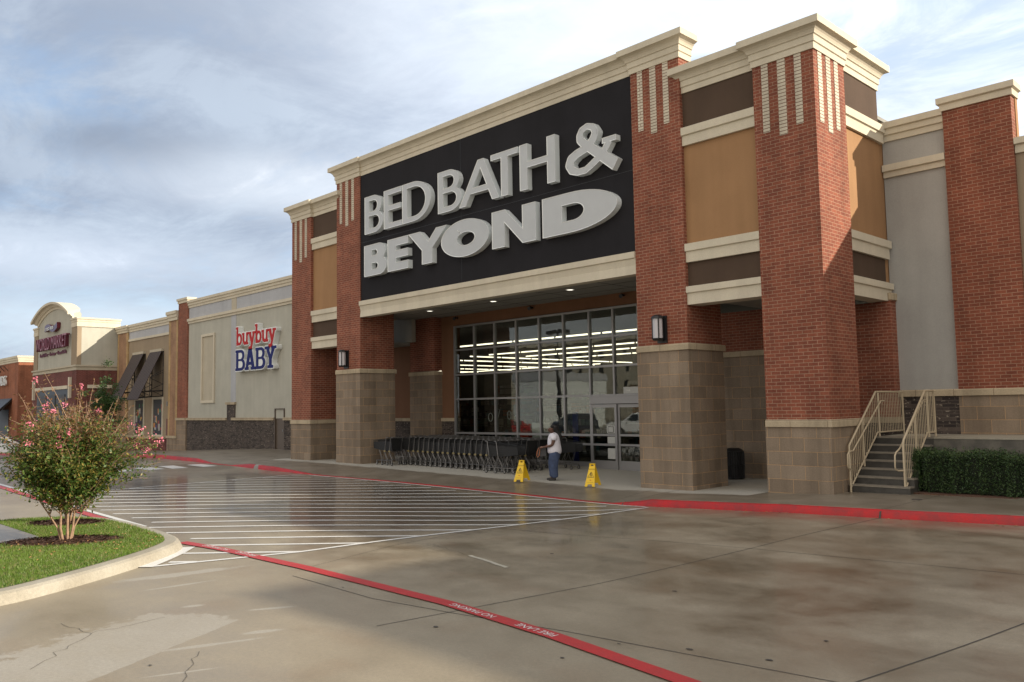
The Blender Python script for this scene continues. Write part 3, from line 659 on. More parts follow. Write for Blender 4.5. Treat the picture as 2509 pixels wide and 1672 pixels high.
for x0, x1, off in ((-18.95, -17.80, -.10), (-17.80, -16.65, -.04), (-16.65, -15.5, -.04), (-15.5, -14.35, -.10)):
    d = MB(); y = YS+off; z0 = -.09
    d.box(x0, y, z0, x0+.09, y+.045, 2.15, M['alu']); d.box(x1-.09, y, z0, x1, y+.045, 2.15, M['alu'])
    for za, zb in ((z0, .24), (.74, .81), (1.07, 1.14), (2.04, 2.15)): d.box(x0+.09, y+.002, za, x1-.09, y+.043, zb, M['alu'])
    do = d.build('sliding_door', st); g_ = MB(); g_.box(x0+.09, y+.02, .24, x1-.09, y+.028, 2.04, M['glass']); g_.build('glass', do)
    if x0 == -18.95:
        n_ = MB(); n_.box(x1-.42, y+.008, 1.16, x1-.10, y+.012, 1.42, M['paper']); n_.box(x1-.39, y+.002, 1.19, x1-.14, y+.007, 1.40, M['black']); n_.box(x1-.37, y-.002, 1.21, x1-.16, y+.001, 1.38, M['paper'])
        n_.box(x1-.42, y+.008, .82, x1-.10, y+.012, 1.05, M['paper']); n_.box(x1-.42, y+.008, .3, x1-.10, y+.012, .66, M['paper']); n_.build('notice', do)
bx('door_header', st, (-18.94, YS-.12, 2.17, -14.3, YS+.0, 2.42, 'alu'))
bx('plinth', st, (-26.3, YS-.065, -.3, -18.97, YS+.09, -.001, 'kerb'))
bx('number_plate', st, (-17.55, YS-.004, 2.50, -16.88, YS-.001, 2.72, 'paper'))
def text(name, body, size, mat, M4, parent=None, ext=0, sx=1, align='LEFT', world_origin=None):
    cu = bpy.data.curves.new(name, 'FONT'); cu.body = body; cu.size = size; cu.extrude = ext; cu.align_x = align; cu.resolution_u = 3
    to = bpy.data.objects.new(name, cu); COL.objects.link(to); bpy.context.view_layer.update()
    me = bpy.data.meshes.new_from_object(to.evaluated_get(bpy.context.evaluated_depsgraph_get())); bpy.data.objects.remove(to)
    me.transform(Matrix.Diagonal((sx, 1, 1, 1))); me.transform(M4); me.materials.clear()
    for q in (mat if isinstance(mat, list) else [mat]): me.materials.append(q)
    o = bpy.data.objects.new(name, me); COL.objects.link(o)
    w = Vector((0, 0, 0))
    if parent is not None:
        o.parent = parent; q = parent
        while q is not None: w += q.location; q = q.parent
        me.transform(Matrix.Translation(-w))
    return o
def front(x, y, z): return Matrix.Translation((x, y, z)) @ Matrix.Rotation(pi/2, 4, 'X')
text('number_text', '144', .13, M['whitep'], front(-17.47, YS-.008, 2.56), st, sx=1.1)

# store interior
it = thing('store_interior', 'dark store interior seen through the tinted glass', 'room', (-25, 30, 0))
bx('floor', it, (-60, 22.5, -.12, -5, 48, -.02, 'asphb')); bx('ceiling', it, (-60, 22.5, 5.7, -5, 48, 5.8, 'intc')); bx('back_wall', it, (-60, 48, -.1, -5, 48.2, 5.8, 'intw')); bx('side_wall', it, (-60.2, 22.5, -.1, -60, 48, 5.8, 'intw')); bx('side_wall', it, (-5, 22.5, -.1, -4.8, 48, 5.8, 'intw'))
def lightrow(a, c_):
    b = MB(); L_ = hypot(c_[0]-a[0], c_[1]-a[1]); n = max(1, int(L_/2.5)); dx_, dy_ = (c_[0]-a[0])/n, (c_[1]-a[1])/n; l_ = hypot(dx_, dy_); gx, gy = dx_/l_*.07, dy_/l_*.07
    for i in range(n):
        p = (a[0]+dx_*i+gx, a[1]+dy_*i+gy, 5.0); q = (a[0]+dx_*(i+1)-gx, a[1]+dy_*(i+1)-gy, 5.0)
        b.tube([p, q], .032, M['glow'], 6)
    b.box(a[0]-.02, a[1]-.02, 5.06, a[0]+.02, a[1]+.02, 5.7, M['black']); b.box(c_[0]-.02, c_[1]-.02, 5.06, c_[0]+.02, c_[1]+.02, 5.7, M['black'])
    return b
rows = [((-34, y), (-6, y)) for y in (25.6, 31.1, 34.0, 37.4)]+[((-30, 41), (-22, 41)), ((-30, 44), (-24, 44)), ((-56, 29), (-37.5, 29)), ((-56, 45), (-37.5, 45))]+[((x, 31), (x, 46)) for x in (-38.9, -43.3, -47.5, -51.5, -35.5)]
lab = ['nearest row of tube lights just inside the storefront glass', 'second row of tube lights inside the store', 'third row of tube lights inside the store', 'fourth row of tube lights inside the store']
for i, (a, c_) in enumerate(rows):
    tag(lightrow(a, c_).build('ceiling_light_row', loc=(a[0], a[1], 5)), lab[i] if i < 4 else 'far row of tube lights deep inside the store', 'light', 'rows of ceiling lights inside the store')
def shelf(x, y, w, h, colr, sd, label):
    t = thing('display_shelf', label, 'shelf', (x, y, 0), 'displays inside the store')
    r = random.Random(sd); bx('rack', t, (x, y, -.02, x+w, y+.06, h, 'intw'), *[(x, y-.5, z, x+w, y, z+.04, 'intw') for z in arange(.2, h, .5)])
    b = MB()
    for z in arange(.24, h-.2, .5):
        q = x+.03
        while q < x+w-.15:
            ww = r.uniform(.08, .3); mt = plain_cache(r.choice(colr)); b.box(q, y-.45, z+.003, q+ww, y-.06, z+r.uniform(.12, .4), mt); q += ww+.03
    b.build('goods', t)
pc = {}
def plain_cache(c):
    if c not in pc: pc[c] = plain('goods', c, .5)
    return pc[c]
gc = [(.20, .19, .17), (.25, .07, .03), (.05, .12, .14), (.3, .27, .2), (.04, .04, .05), (.14, .2, .14), (.35, .33, .3)]
for i, (x, y, w, h) in enumerate(((-31.5, 26.5, 3.2, 2.4), (-27.6, 26, 2.2, 2.9), (-24.6, 27, 2.6, 2.0), (-30, 30, 5, 2.6), (-24, 31, 6, 2.4), (-37, 28, 4, 3.0), (-40, 33, 8, 2.4), (-18, 33, 6, 2.3), (-44, 40, 10, 2.6))):
    shelf(x, y, w, h, gc, i, ['dark display rack behind the leftmost window panes', 'tall display rack inside the second window bay', 'low display rack inside the third window bay'][i] if i < 3 else 'dark shelving further back inside the store')
t = thing('storage_bin', 'white bin standing on the window ledge inside the glass', 'bin', (-22.0, 22.9, .0)); bx('bin_body', t, (-22.4, 22.7, .9, -21.85, 23.1, 1.5, 'whitep')); bx('bin_table', t, (-23.4, 22.7, .86, -21.7, 23.2, .90, 'whitep'), (-23.4, 22.72, 0, -23.35, 22.77, .86, 'whitep'), (-21.75, 22.72, 0, -21.7, 22.77, .86, 'whitep')); 
tag(bx('gift_box', None, (-23.2, 22.75, .905, -22.7, 23.1, 1.22, 'redp')), 'orange box beside the white bin inside the glass', 'box')
tag(bx('banner', None, (-20.6, 23.0, .0, -20.35, 23.05, 1.9, 'navy')), 'blue upright banner standing inside the glass', 'banner')

b = MB()
for cx, cz, rx, rz in ((-24.35, 1.72, .12, .16), (-23.28, 1.80, .10, .16), (-22.9, 1.66, .11, .12)): b.tube([(cx+rx*cos(a), 22.34, cz+rz*sin(a)) for a in arange(0, 2*pi*19/20, 2*pi/20)], .014, M['whites'], 6, closed=True)
b.tube([(-24.12, 22.34, 1.68), (-24.0, 22.34, 2.02), (-23.80, 22.34, 2.02), (-23.92, 22.34, 1.68)], .014, M['whites'], 6)
b.tube([(-24.6, 22.34, 2.30), (-22.6, 22.34, 2.30)], .006, M['aludk'], 5)
for cx in (-24.35, -23.9, -23.28, -22.9): b.tube([(cx, 22.34, 1.80), (cx, 22.34, 2.30)], .003, M['aludk'], 4)
tag(b.build('hanging_decoration', loc=(-23.6, 22.34, 1.8)), 'row of white ring and frame shapes hanging inside the glass above the carts', 'decoration')
# small entry fixtures
for i, (x, y) in enumerate(((-25.45, 20.21), (-21.76, 20.19), (-18.05, 20.18))):
    b = MB(); b.cyl((x, y, 5.912), .11, .014, M['glow2'], 20); o = b.build('lens', None); b2 = MB(); b2.tube([(x+.14*cos(a), y+.14*sin(a), 5.918) for a in arange(0, 2*pi*15/16, 2*pi/16)], .02, M['white'], 6, closed=True)
    t = thing('downlight', ('leftmost', 'middle', 'rightmost')[i]+' round recessed downlight in the entry soffit', 'light', (x, y, 5.92), 'downlights in the entry soffit'); 
    o.parent = t; o.location = -Vector(t.location); q = b2.build('trim_ring', t)
for i, x in enumerate((-26.16, -21.8, -17.44)):
    b = MB(); b.cyl((x, 22.235, 5.82), .03, -.10, M['black'], 12, axis='y'); b.tube([(x-.02, 22.14, 5.83), (x+.02, 22.02, 5.78)], [.06, .07], M['black'], 12)
    tag(b.build('security_camera', loc=(x, 22.2, 5.82)), ('leftmost', 'middle', 'rightmost')[i]+' small black camera on the wall above the glass', 'camera', 'cameras above the storefront')
def lamp(x, z, label):
    t = thing('wall_lamp', label, 'lamp', (x, YF, z), 'wall lanterns on the entrance columns')
    b = MB(); b.box(x-.02, YF-.05, z-.36, x+.28, YF, z+.36, M['black']); b.build('back_plate', t)
    b = MB(); b.tube([(x+.11, YF-.20, z+.28), (x+.11, YF-.20, z+.34), (x+.11, YF-.20, z+.38)], [.17, .15, .09], M['black'], 8, smooth=False); b.tube([(x+.11, YF-.20, z-.30), (x+.11, YF-.20, z-.24)], [.12, .17], M['black'], 8, smooth=False)
    b.build('housing', t)
    b = MB(); b.tube([(x+.11, YF-.20, z-.24), (x+.11, YF-.20, z+.28)], [.135, .135], M['frost'], 8, smooth=False); b.build('lens', t)
    b = MB()
    for k in range(0, 8, 2): a = 2*pi*(k+.5)/8+.4; b.box(x+.11+.14*cos(a)-.012, YF-.20+.14*sin(a)-.012, z-.25, x+.11+.14*cos(a)+.012, YF-.20+.14*sin(a)+.012, z+.29, M['black'])
    b.build('bars', t)
lamp(-13.12, 4.10, 'black wall lantern with frosted panes on the right inner column beside the door')
lamp(-28.30, 4.10, 'black wall lantern with frosted panes on the left inner column')

# ------------------------------------------------------------------ sign letters
def ellp(cx, cz, rx, rz, n=40, a0=0, a1=2*pi, k=2.0):
    o = []
    for i in range(n+(a1-a0 < 6.2)):
        a = a0+(a1-a0)*i/n; c_, s_ = cos(a), sin(a)
        o.append((cx+rx*(abs(c_)**(2/k))*(1 if c_ > 0 else -1), cz+rz*(abs(s_)**(2/k))*(1 if s_ > 0 else -1)))
    return o
def dsh(x0, z0, x1, z1, k=.5, pw=2.0):    # block with a rounded right side
    r = (x1-x0)*k; return [(x0, z0), (x1-r, z0)]+ellp(x1-r, (z0+z1)/2, r, (z1-z0)/2, 22, -pi/2, pi/2, pw)[1:-1]+[(x1-r, z1), (x0, z1)]
def rct(x0, z0, x1, z1): return [(x0, z0), (x1, z0), (x1, z1), (x0, z1)]
def cut(adds, subs=()):
    vs, fs = [], []
    def ccw(p): return list(p) if sum(a[0]*c_[1]-c_[0]*a[1] for a, c_ in zip(p, list(p[1:])+[p[0]])) > 0 else list(p)[::-1]
    adds = [ccw(p) for p in adds]; subs = [ccw(p) for p in subs]
    for p in list(adds)+list(subs):
        b0 = len(vs); vs += [Vector(q) for q in p]; fs.append(list(range(b0, b0+len(p))))
    v, e, f, _, _, of = geometry.delaunay_2d_cdt(vs, [], fs, 0, 1e-5)
    na = len(adds); keep = [t for t, o in zip(f, of) if any(i < na for i in o) and not any(i >= na for i in o)]
    return [tuple(q) for q in v], keep
def solid(name, shape, yf, yb, mface, mside, parent, inset=0, mtrim=None, xform=lambda p: p):
    v, f = shape; bm = bmesh.new(); vv = {}
    def gv(i):
        if i not in vv: x, z = xform(v[i]); vv[i] = bm.verts.new((x, yf, z))
        return vv[i]
    ff = []
    for t in f:
        try: ff.append(bm.faces.new([gv(i) for i in t]))
        except ValueError: pass
    me = bpy.data.meshes.new(name)
    for mm in (mface, mside, mtrim or mside): me.materials.append(mm)
    bmesh.ops.recalc_face_normals(bm, faces=ff)
    if ff and ff[0].normal.y > 0: bmesh.ops.reverse_faces(bm, faces=ff)
    ff = list(bm.faces)
    ext = bmesh.ops.extrude_face_region(bm, geom=ff)
    nv = [g for g in ext['geom'] if isinstance(g, bmesh.types.BMVert)]; nf = [g for g in ext['geom'] if isinstance(g, bmesh.types.BMFace)]
    for q in nv: q.co.y = yb
    for q in bm.faces: q.material_index = 1
    fr_ = [q for q in bm.faces if all(abs(w.co.y-yf) < 1e-6 for w in q.verts)]
    for q in fr_: q.material_index = 0
    if inset:
        r = bmesh.ops.inset_region(bm, faces=fr_, thickness=inset, depth=0, use_boundary=True, use_even_offset=True)
        for q in r['faces']: q.material_index = 2
        rf = [q for q in bm.faces if q.material_index == 0]
        mv = set(w for q in rf for w in q.verts)
        for w in mv: w.co.y += .012*(1 if yb > yf else -1)
    bmesh.ops.recalc_face_normals(bm, faces=bm.faces)
    bm.to_mesh(me); bm.free(); o = bpy.data.objects.new(name, me); COL.objects.link(o)
    if parent is not None: me.transform(Matrix.Translation(-Vector(parent.location))); o.parent = parent
    return o
sg = thing('store_sign', 'huge two-line grey block-letter name sign on the black panel above the entrance', 'sign', (-20.3, 18.1, 8.7))
Z0, Z1 = 8.78, 10.22; H_ = Z1-Z0; st_, th = .28, .19
def B1(x0, x1): 
    zm = Z0+H_*.52; w = x1-x0
    return ([rct(x0, Z0, x0+st_, Z1), dsh(x0+.05, Z0, x1, zm+.09, .52), dsh(x0+.05, zm-.09, x1-.12, Z1, .5)],
            [dsh(x0+st_, Z0+th, x1-st_+.02, zm-.085, .45), dsh(x0+st_, zm+.085, x1-st_-.10, Z1-th, .45)])
def E1(x0, x1, zm=.52): return ([rct(x0, Z0, x0+st_, Z1), rct(x0+.05, Z0, x1, Z0+th), rct(x0+.05, Z1-th, x1, Z1), rct(x0+.05, Z0+H_*zm-.09, x1-.06, Z0+H_*zm+.10)], [])
glyphs = [B1(-26.43, -25.22), E1(-25.17, -24.08),
          ([dsh(-24.03, Z0, -22.38, Z1, .62)], [dsh(-23.75, Z0+th, -22.68, Z1-th, .6)]),
          B1(-21.98, -20.74),
          ([[(-20.86, Z0), (-20.52, Z0), (-19.78, Z1-.30), (-19.23, Z0), (-18.90, Z0), (-19.62, Z1), (-19.90, Z1)], rct(-20.36, Z0+.36, -19.38, Z0+.56)], []),
          ([rct(-19.27, Z1-th, -18.03, Z1), rct(-18.80, Z0, -18.49, Z1)], []),
          ([rct(-17.95, Z0, -17.62, Z1), rct(-16.78, Z0, -16.45, Z1), rct(-17.7, Z0+H_*.47, -16.7, Z0+H_*.47+.20)], [])]
# ampersand from thick strokes
def stroke(pts, ws):
    o = []
    for i in range(len(pts)-1):
        (x, z), (u, v) = pts[i], pts[i+1]; l_ = hypot(u-x, v-z); nx_, nz_ = -(v-z)/l_, (u-x)/l_; a, c_ = ws[i]/2, ws[i+1]/2
        o.append([(x+nx_*a, z+nz_*a), (x-nx_*a, z-nz_*a), (u-nx_*c_, v-nz_*c_), (u+nx_*c_, v+nz_*c_)])
        if 0 < i: o.append(ellp(x, z, a*.995, a*.995, 12))
    return o
ap = [(-14.18, Z0+.02), (-15.30, Z0+.86)]+[(-15.18+.30*cos(a), Z1-.34+.25*sin(a)) for a in [pi*1.12, pi*.95, pi*.75, pi*.5, pi*.25, 0, -.25*pi]]+[(-15.2, Z0+.72)]+[(-15.42+.47*cos(a), Z0+.36+.29*sin(a)) for a in [pi*.62, pi*.82, pi, pi*1.2, pi*1.4, pi*1.6, pi*1.8]]+[(-14.62, Z0+.42), (-14.38, Z0+.74)]
glyphs.append((stroke(ap, [.36, .27, .25, .22, .20, .18, .20, .24, .26, .24, .26, .30, .30, .26, .2, .2, .22, .22, .22])+[rct(-14.64, Z0+.70, -14.14, Z0+.86)], []))
Z2, Z3 = 7.15, 8.34
glyphs += [([dsh(-26.47, Z2, -25.02, Z2+.68, .3), dsh(-26.47, Z2+.55, -25.10, Z3, .3)], [dsh(-25.98, Z2+.24, -25.58, Z2+.47, .4), dsh(-25.98, Z2+.76, -25.62, Z2+.97, .4)]),
           ([rct(-24.95, Z2, -24.43, Z3), rct(-24.6, Z2, -23.70, Z2+.30), rct(-24.6, Z3-.28, -23.70, Z3), rct(-24.6, Z2+.46, -23.72, Z2+.74)], []),
           ([[(-23.68, Z3), (-23.0, Z3), (-22.54, Z2+.78), (-22.10, Z3), (-21.52, Z3), (-22.32, Z2+.52), (-22.32, Z2), (-22.90, Z2), (-22.90, Z2+.50)]], []),
           ([ellp(-20.62, (Z2+Z3)/2, 1.21, (Z3-Z2)/2+.03, 56)], [ellp(-20.55, (Z2+Z3)/2-.03, .45, .22, 36)]),
           ([[(-19.26, Z2), (-18.68, Z2), (-18.68, Z3-.42), (-17.88, Z2), (-17.30, Z2), (-17.30, Z3), (-17.88, Z3), (-17.88, Z2+.46), (-18.66, Z3), (-19.26, Z3)]], []),
           ([dsh(-17.02, Z2, -14.15, Z3, .62)], [dsh(-16.22, Z2+.36, -15.38, Z3-.35, .5)])]
for a, s_ in glyphs: solid('letter', cut(a, s_), 18.0, 18.21, M['letter'], M['lettere'], sg, .022, M['ledge'], lambda p: (p[0]*1.0084, 2.15+(p[1]-2.15)*1.0084))
b = MB(); b.tube([(-21.12, 17.998, 8.10), (-21.05, 17.996, 8.02), (-21.01, 17.996, 8.05), (-20.92, 17.998, 7.93)], .012, M['ledge'], 5); b.build('peeling_strip', sg)

# slab-serif baby store sign
bs = thing('baby_store_sign', 'red lowercase word above a blue capital word, white edged, on the grey wall', 'sign', (-43.3, 22.2, 5.6))
def slab(x, z, w, h=.1): return rct(x-w/2, z-h/2, x+w/2, z+h/2)
def gB(w, h): t = .24; s_ = .12; return ([rct(.08, 0, .08+t, h), rct(0, 0, .5, s_), rct(0, h-s_, .5, h), dsh(.1, 0, w, h*.56, .45), dsh(.1, h*.46, w-.08, h, .45)], [dsh(.08+t, s_+.02, w-.25, h*.46, .4), dsh(.08+t, h*.56, w-.31, h-s_-.02, .4)])
def gA(w, h): return ([[(.05, 0), (.30, 0), (w/2, h-.35), (w-.30, 0), (w-.02, 0), (w/2+.18, h), (w/2-.18, h)], rct(.2, h*.24, w-.2, h*.36), rct(-.02, 0, .42, .12), rct(w-.46, 0, w+.02, .12)], [])
def gY(w, h): return ([[(.08, h), (.38, h), (w/2, h*.55), (w-.38, h), (w-.08, h), (w/2+.13, h*.42), (w/2+.13, 0), (w/2-.13, 0), (w/2-.13, h*.42)], rct(w/2-.3, 0, w/2+.3, .12), rct(-.03, h-.12, .48, h), rct(w-.48, h-.12, w+.03, h)], [])
def gb(h=.62, asc=.98): return ([rct(.08, 0, .23, asc), rct(0, asc-.09, .2, asc), ellp(.38, h/2, .30, h/2, 30)], [ellp(.38, h/2, .145, h/2-.12, 24)])
def gu(h=.62): return ([rct(.08, .2, .24, h), rct(0, h-.09, .2, h), rct(.46, 0, .61, h), rct(.4, h-.09, .5, h), rct(.5, 0, .68, .09), ellp(.33, .22, .25, .23, 24)], [ellp(.35, .27, .11, .14, 16), rct(.24, .28, .46, h+.1)])
def gy(h=.62): return ([[(.04, h), (.24, h), (.40, .2), (.54, h), (.70, h), (.36, -.30), (.18, -.30), (.31, 0)], rct(-.04, h-.09, .28, h), rct(.46, h-.09, .76, h), ellp(.13, -.24, .11, .09, 16)], [])
def fat(adds, w):
    o = []
    for p in adds:
        o.append(p); n = len(p)
        for i in range(n):
            (x, z), (u, v) = p[i], p[(i+1) % n]; l_ = hypot(u-x, v-z)
            if l_ < 1e-4: continue
            nx_, nz_ = -(v-z)/l_*w, (u-x)/l_*w
            o.append([(x+nx_, z+nz_), (x-nx_, z-nz_), (u-nx_, v-nz_), (u+nx_, v+nz_)]); 
            if n < 12: o.append(ellp(x, z, w, w, 10))
    return o
def mv(g, dx_, dz_, sc=1): return [[(x*sc+dx_, z*sc+dz_) for x, z in p] for p in g]
word = [(gB(1.13, 1.16), -45.68, 4.46, 1, 'navy'), (gA(1.16, 1.16), -44.50, 4.46, 1, 'navy'), (gB(1.1, 1.16), -43.25, 4.46, 1, 'navy'), (gY(1.2, 1.16), -42.15, 4.46, 1, 'navy')]
x = -45.66
for k, w in (('b', .72), ('u', .72), ('y', .74), ('b', .72), ('u', .72), ('y', .74)):
    word.append(({'b': gb, 'u': gu, 'y': gy}[k](), x, 5.92, 1.06, 'crimson')); x += w*1.07
for (a, s_), dx_, dz_, sc, mt in word:
    lt = solid('letter', cut(fat(mv(a, dx_, dz_, sc), .018), mv(s_, dx_, dz_, sc)), 21.93, 21.949, M[mt], M[mt], bs)
    lt2 = solid('letter_backing', cut(fat(mv(a, dx_, dz_, sc), .075)), 21.95, 22.262, M['whites'], M['whites'], bs)

# ------------------------------------------------------------------ wings
lw = thing('baby_store_building', 'grey stucco store wing with dark brick base carrying the blue and red sign', 'building', (-46, 24, 0))
XR = -32.4; XL = -53.0
bx('wall', lw, (XL, YW, 1.70, XR, 22.6, 7.82, 'grey')); bx('upper_wall', lw, (XL, YW, 8.10, XR, 22.6, 8.85, 'greyblue'))
bx('pale_strip', lw, (-46.92, YW-.012, 2.66, -46.27, YW+.02, 7.80, 'greyblue')); bx('cream_strip', lw, (-46.90, YW-.012, 8.12, -46.25, YW+.02, 8.84, 'putty'))
part_sweep('trim_band', [(XL, YW), (XR, YW)], bprof(7.80, 8.12, 7.95, .14, .07, -.2), parent=lw)
part_sweep('cornice', [(XL, YW), (XR, YW)], b3prof(8.83, 9.31, -.35), parent=lw)
bx('brick_base', lw, (-53.02, YW-.06, -1, -41.55, 22.6, 1.60, 'brick_blk'), (-40.5, YW-.06, -1, XR, 22.6, 1.60, 'brick_blk'), (-47.3, YW-.062, 1.6, -46.29, YW+.1, 2.52, 'brick_blk'))
bx('base_cap', lw, (-53.02, YW-.14, 1.60, -47.3, 22.3, 1.75, 'capst'), (-46.6, YW-.14, 1.60, -41.55, 22.3, 1.75, 'capst'), (-40.5, YW-.14, 1.60, XR, 22.3, 1.75, 'capst'), (-47.38, YW-.14, 2.52, -46.2, 22.3, 2.66, 'capst'))
pn = bx('wall_niche', lw, (-50.9, YW-.004, 2.72, -49.12, YW+.02, 6.90, 'putty'))
bx('frame', pn, (-50.95, YW-.09, 2.66, -50.80, YW+.02, 6.95, 'cream'), (-49.22, YW-.09, 2.66, -49.07, YW+.02, 6.95, 'cream'), (-50.80, YW-.088, 6.80, -49.22, YW+.02, 6.95, 'cream'), (-50.80, YW-.088, 2.66, -49.22, YW+.02, 2.82, 'cream'))
dr = bx('door', lw, (-41.48, YW+.02, -.1, -40.57, YW+.1, 2.18, 'doorbr')); bx('frame', dr, (-41.55, YW-.06, -.1, -41.49, YW+.12, 2.24, 'doorbr'), (-40.56, YW-.06, -.1, -40.5, YW+.12, 2.24, 'doorbr'), (-41.49, YW-.058, 2.185, -40.56, YW+.12, 2.24, 'doorbr')); bx('handle', dr, (-40.72, YW-.03, .98, -40.66, YW+.02, 1.12, 'steel'))
bx('pier', lw, (-54.45, YW-.10, 1.75, -53.0, 22.7, 9.24, 'brick')); part_sweep('pier_cap', [(-54.45, 22.7), (-54.45, YW-.1), (-53.0, YW-.1), (-53.0, 22.7)], [(-.2, 9.24), (.05, 9.24), (.05, 9.40), (.11, 9.42), (.11, 9.56), (-.2, 9.56)], parent=lw)
bx('pier_base', lw, (-54.5, YW-.14, -1, -53.02, 22.6, 1.60, 'stone')); bx('pier_base_cap', lw, (-54.55, YW-.2, 1.60, -53.02, 22.3, 1.75, 'capst'))

rw = thing('right_wing_building', 'grey stucco wing with tall red brick pier at the right edge beside the staircase', 'building', (-6, 24, 0))
bx('wall', rw, (-8.64, YW, 2.36, -7.07, 22.6, 8.0, 'grey2')); bx('upper_wall', rw, (-8.64, YW, 8.33, -7.07, 22.6, 8.97, 'grey2')); bx('wall', rw, (-5.56, YW, 2.36, 14, 22.6, 7.96, 'khaki'))
part_sweep('trim_band', [(-8.63, YW), (-7.09, YW)], bprof(7.99, 8.33, 8.15, .14, .07, -.2), parent=rw)
part_sweep('cornice', [(-8.63, YW), (-7.09, YW)], b3prof(8.96, 9.46, -.35), parent=rw)
part_sweep('cornice', [(-5.54, YW), (14, YW)], [(-.35, 7.95), (.06, 7.95), (.06, 8.13), (.14, 8.16), (.14, 8.31), (-.35, 8.31)], parent=rw)
bx('pier', rw, (-7.08, YW-.12, 2.36, -5.55, 22.62, 9.37, 'brick'), (-5.56, 22.42, 8.3, -5.53, 22.6, 9.37, 'tan'))
part_sweep('pier_cap', [(-7.08, 22.62), (-7.08, YW-.12), (-5.55, YW-.12), (-5.55, 22.62)], [(-.2, 9.37), (.05, 9.37), (.05, 9.52), (.11, 9.55), (.11, 9.70), (-.2, 9.70)], parent=rw)
bx('brick_base', rw, (-8.62, YW-.05, -.3, -7.08, 22.5, 2.21, 'brick_blk')); bx('stone_base', rw, (-7.10, YW-.07, -.3, 14, 22.5, 2.21, 'stone'))
part_sweep('base_cap', [(-8.6, YW-.05), (-7.08, YW-.05), (-7.08, YW-.07), (14, YW-.07)], [(-.2, 2.21), (.07, 2.21), (.07, 2.35), (.045, 2.38), (-.2, 2.38)], 'capst', parent=rw)

nb = thing('unseen_shade_block', 'unseen tan block added beyond the right picture edge that shades the lot', 'building', (20, 24, 0))
bx('wall', nb, (7.3, 22.75, 0, 60, 40, 11.3, 'khaki')); bx('shade_front_block', nb, (14.8, 18.0, 0, 60, 22.7, 10.8, 'tan')); bx('parapet', nb, (7.2, 22.7, 11.3, 60, 40, 11.7, 'cream'))  # unseen masses added to shade the lot, front one fitted to its shade edge

# staircase with landing
sc = thing('staircase', 'concrete steps climbing to the raised landing right of the entrance tower', 'stairs', (-7.8, 19, .06))
M['riser'] = plain('dark_riser_concrete', (.050, .046, .040), .45, var=.3, vs=5); M['tread'] = plain('tread_concrete', (.20, .175, .14), .6, var=.2, vs=8)  # dark risers and lighter treads, tones split by facing so each step shows
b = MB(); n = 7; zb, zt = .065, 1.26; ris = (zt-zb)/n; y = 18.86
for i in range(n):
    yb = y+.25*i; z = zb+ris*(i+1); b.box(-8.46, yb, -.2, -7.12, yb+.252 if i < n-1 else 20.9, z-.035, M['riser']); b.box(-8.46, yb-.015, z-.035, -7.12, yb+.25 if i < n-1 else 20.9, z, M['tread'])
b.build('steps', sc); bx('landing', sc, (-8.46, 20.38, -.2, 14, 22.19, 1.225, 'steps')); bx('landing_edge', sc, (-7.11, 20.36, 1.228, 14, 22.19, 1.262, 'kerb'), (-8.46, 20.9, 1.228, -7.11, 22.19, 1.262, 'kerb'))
def railing(x, label, top_y, y0, grp):
    t = thing('handrail', label, 'handrail', (x, y0, zb), grp)
    ys = 20.40; slope = (zt-zb)/(ys-18.86); zl = lambda yy: zb+max(0, min(zt-zb, (yy-18.86)*slope))
    b = MB(); ht = 1.08
    top = [(x, y0, zb-.05), (x, y0, zl(y0)+ht-.04), (x, y0+.05, zl(y0+.05)+ht), (x, ys+.0, zt+ht), (x, top_y-.04, zt+ht), (x, top_y, zt+ht-.05), (x, top_y, zt-.02)]
    b.tube(top, .024, M['rail'], 8); b.build('top_rail', t)
    b = MB(); b.tube([(x, y0, zb+.1), (x, ys+.02, zt+.1), (x, top_y, zt+.1)], .02, M['rail'], 8); b.build('bottom_rail', t)
    for py_ in (y0+.78, ys+.12):
        b = MB(); b.tube([(x, py_, zl(py_)-.03), (x, py_, zl(py_)+ht)], .026, M['rail'], 8); b.build('post', t)
    b = MB(); yy = y0+.1
    while yy < top_y-.04:
        b.tube([(x, yy, (zb+.1+(zt-zb)*min(1, (yy-y0)/(ys-y0)))), (x, yy, (zl(yy)+ht))], .0085, M['rail'], 5); yy += .1
    b.build('balusters', t)
    b = MB(); xo = -.07 if x < -8 else -.09; sxx = x+.08 if x < -8 else x-.08
    b.tube([(x, y0+.01, zb+.52), (sxx, y0-.12, zb+.52), (sxx, y0-.26, zb+.56), (sxx, y0-.29, zb+.62), (sxx, y0-.27, zb+.86), (sxx, y0-.2, zb+.92), (sxx, y0+.02, zl(y0)+.93), (sxx, ys+.1, zt+.86), (sxx, ys+.3, zt+.86)], .018, M['rail'], 8)
    for py_ in (y0+.6, ys+.1): b.tube([(x, py_, zl(py_)+.8), (sxx, py_, zl(py_)+.84)], .009, M['rail'], 6)
    b.build('grab_rail', t)
railing(-8.40, 'beige steel handrail with balusters on the left side of the steps against the tower', 22.05, 18.80, 'handrails of the staircase')
railing(-7.26, 'beige steel handrail with balusters on the right side of the steps beside the hedge', 20.95, 18.95, 'handrails of the staircase')

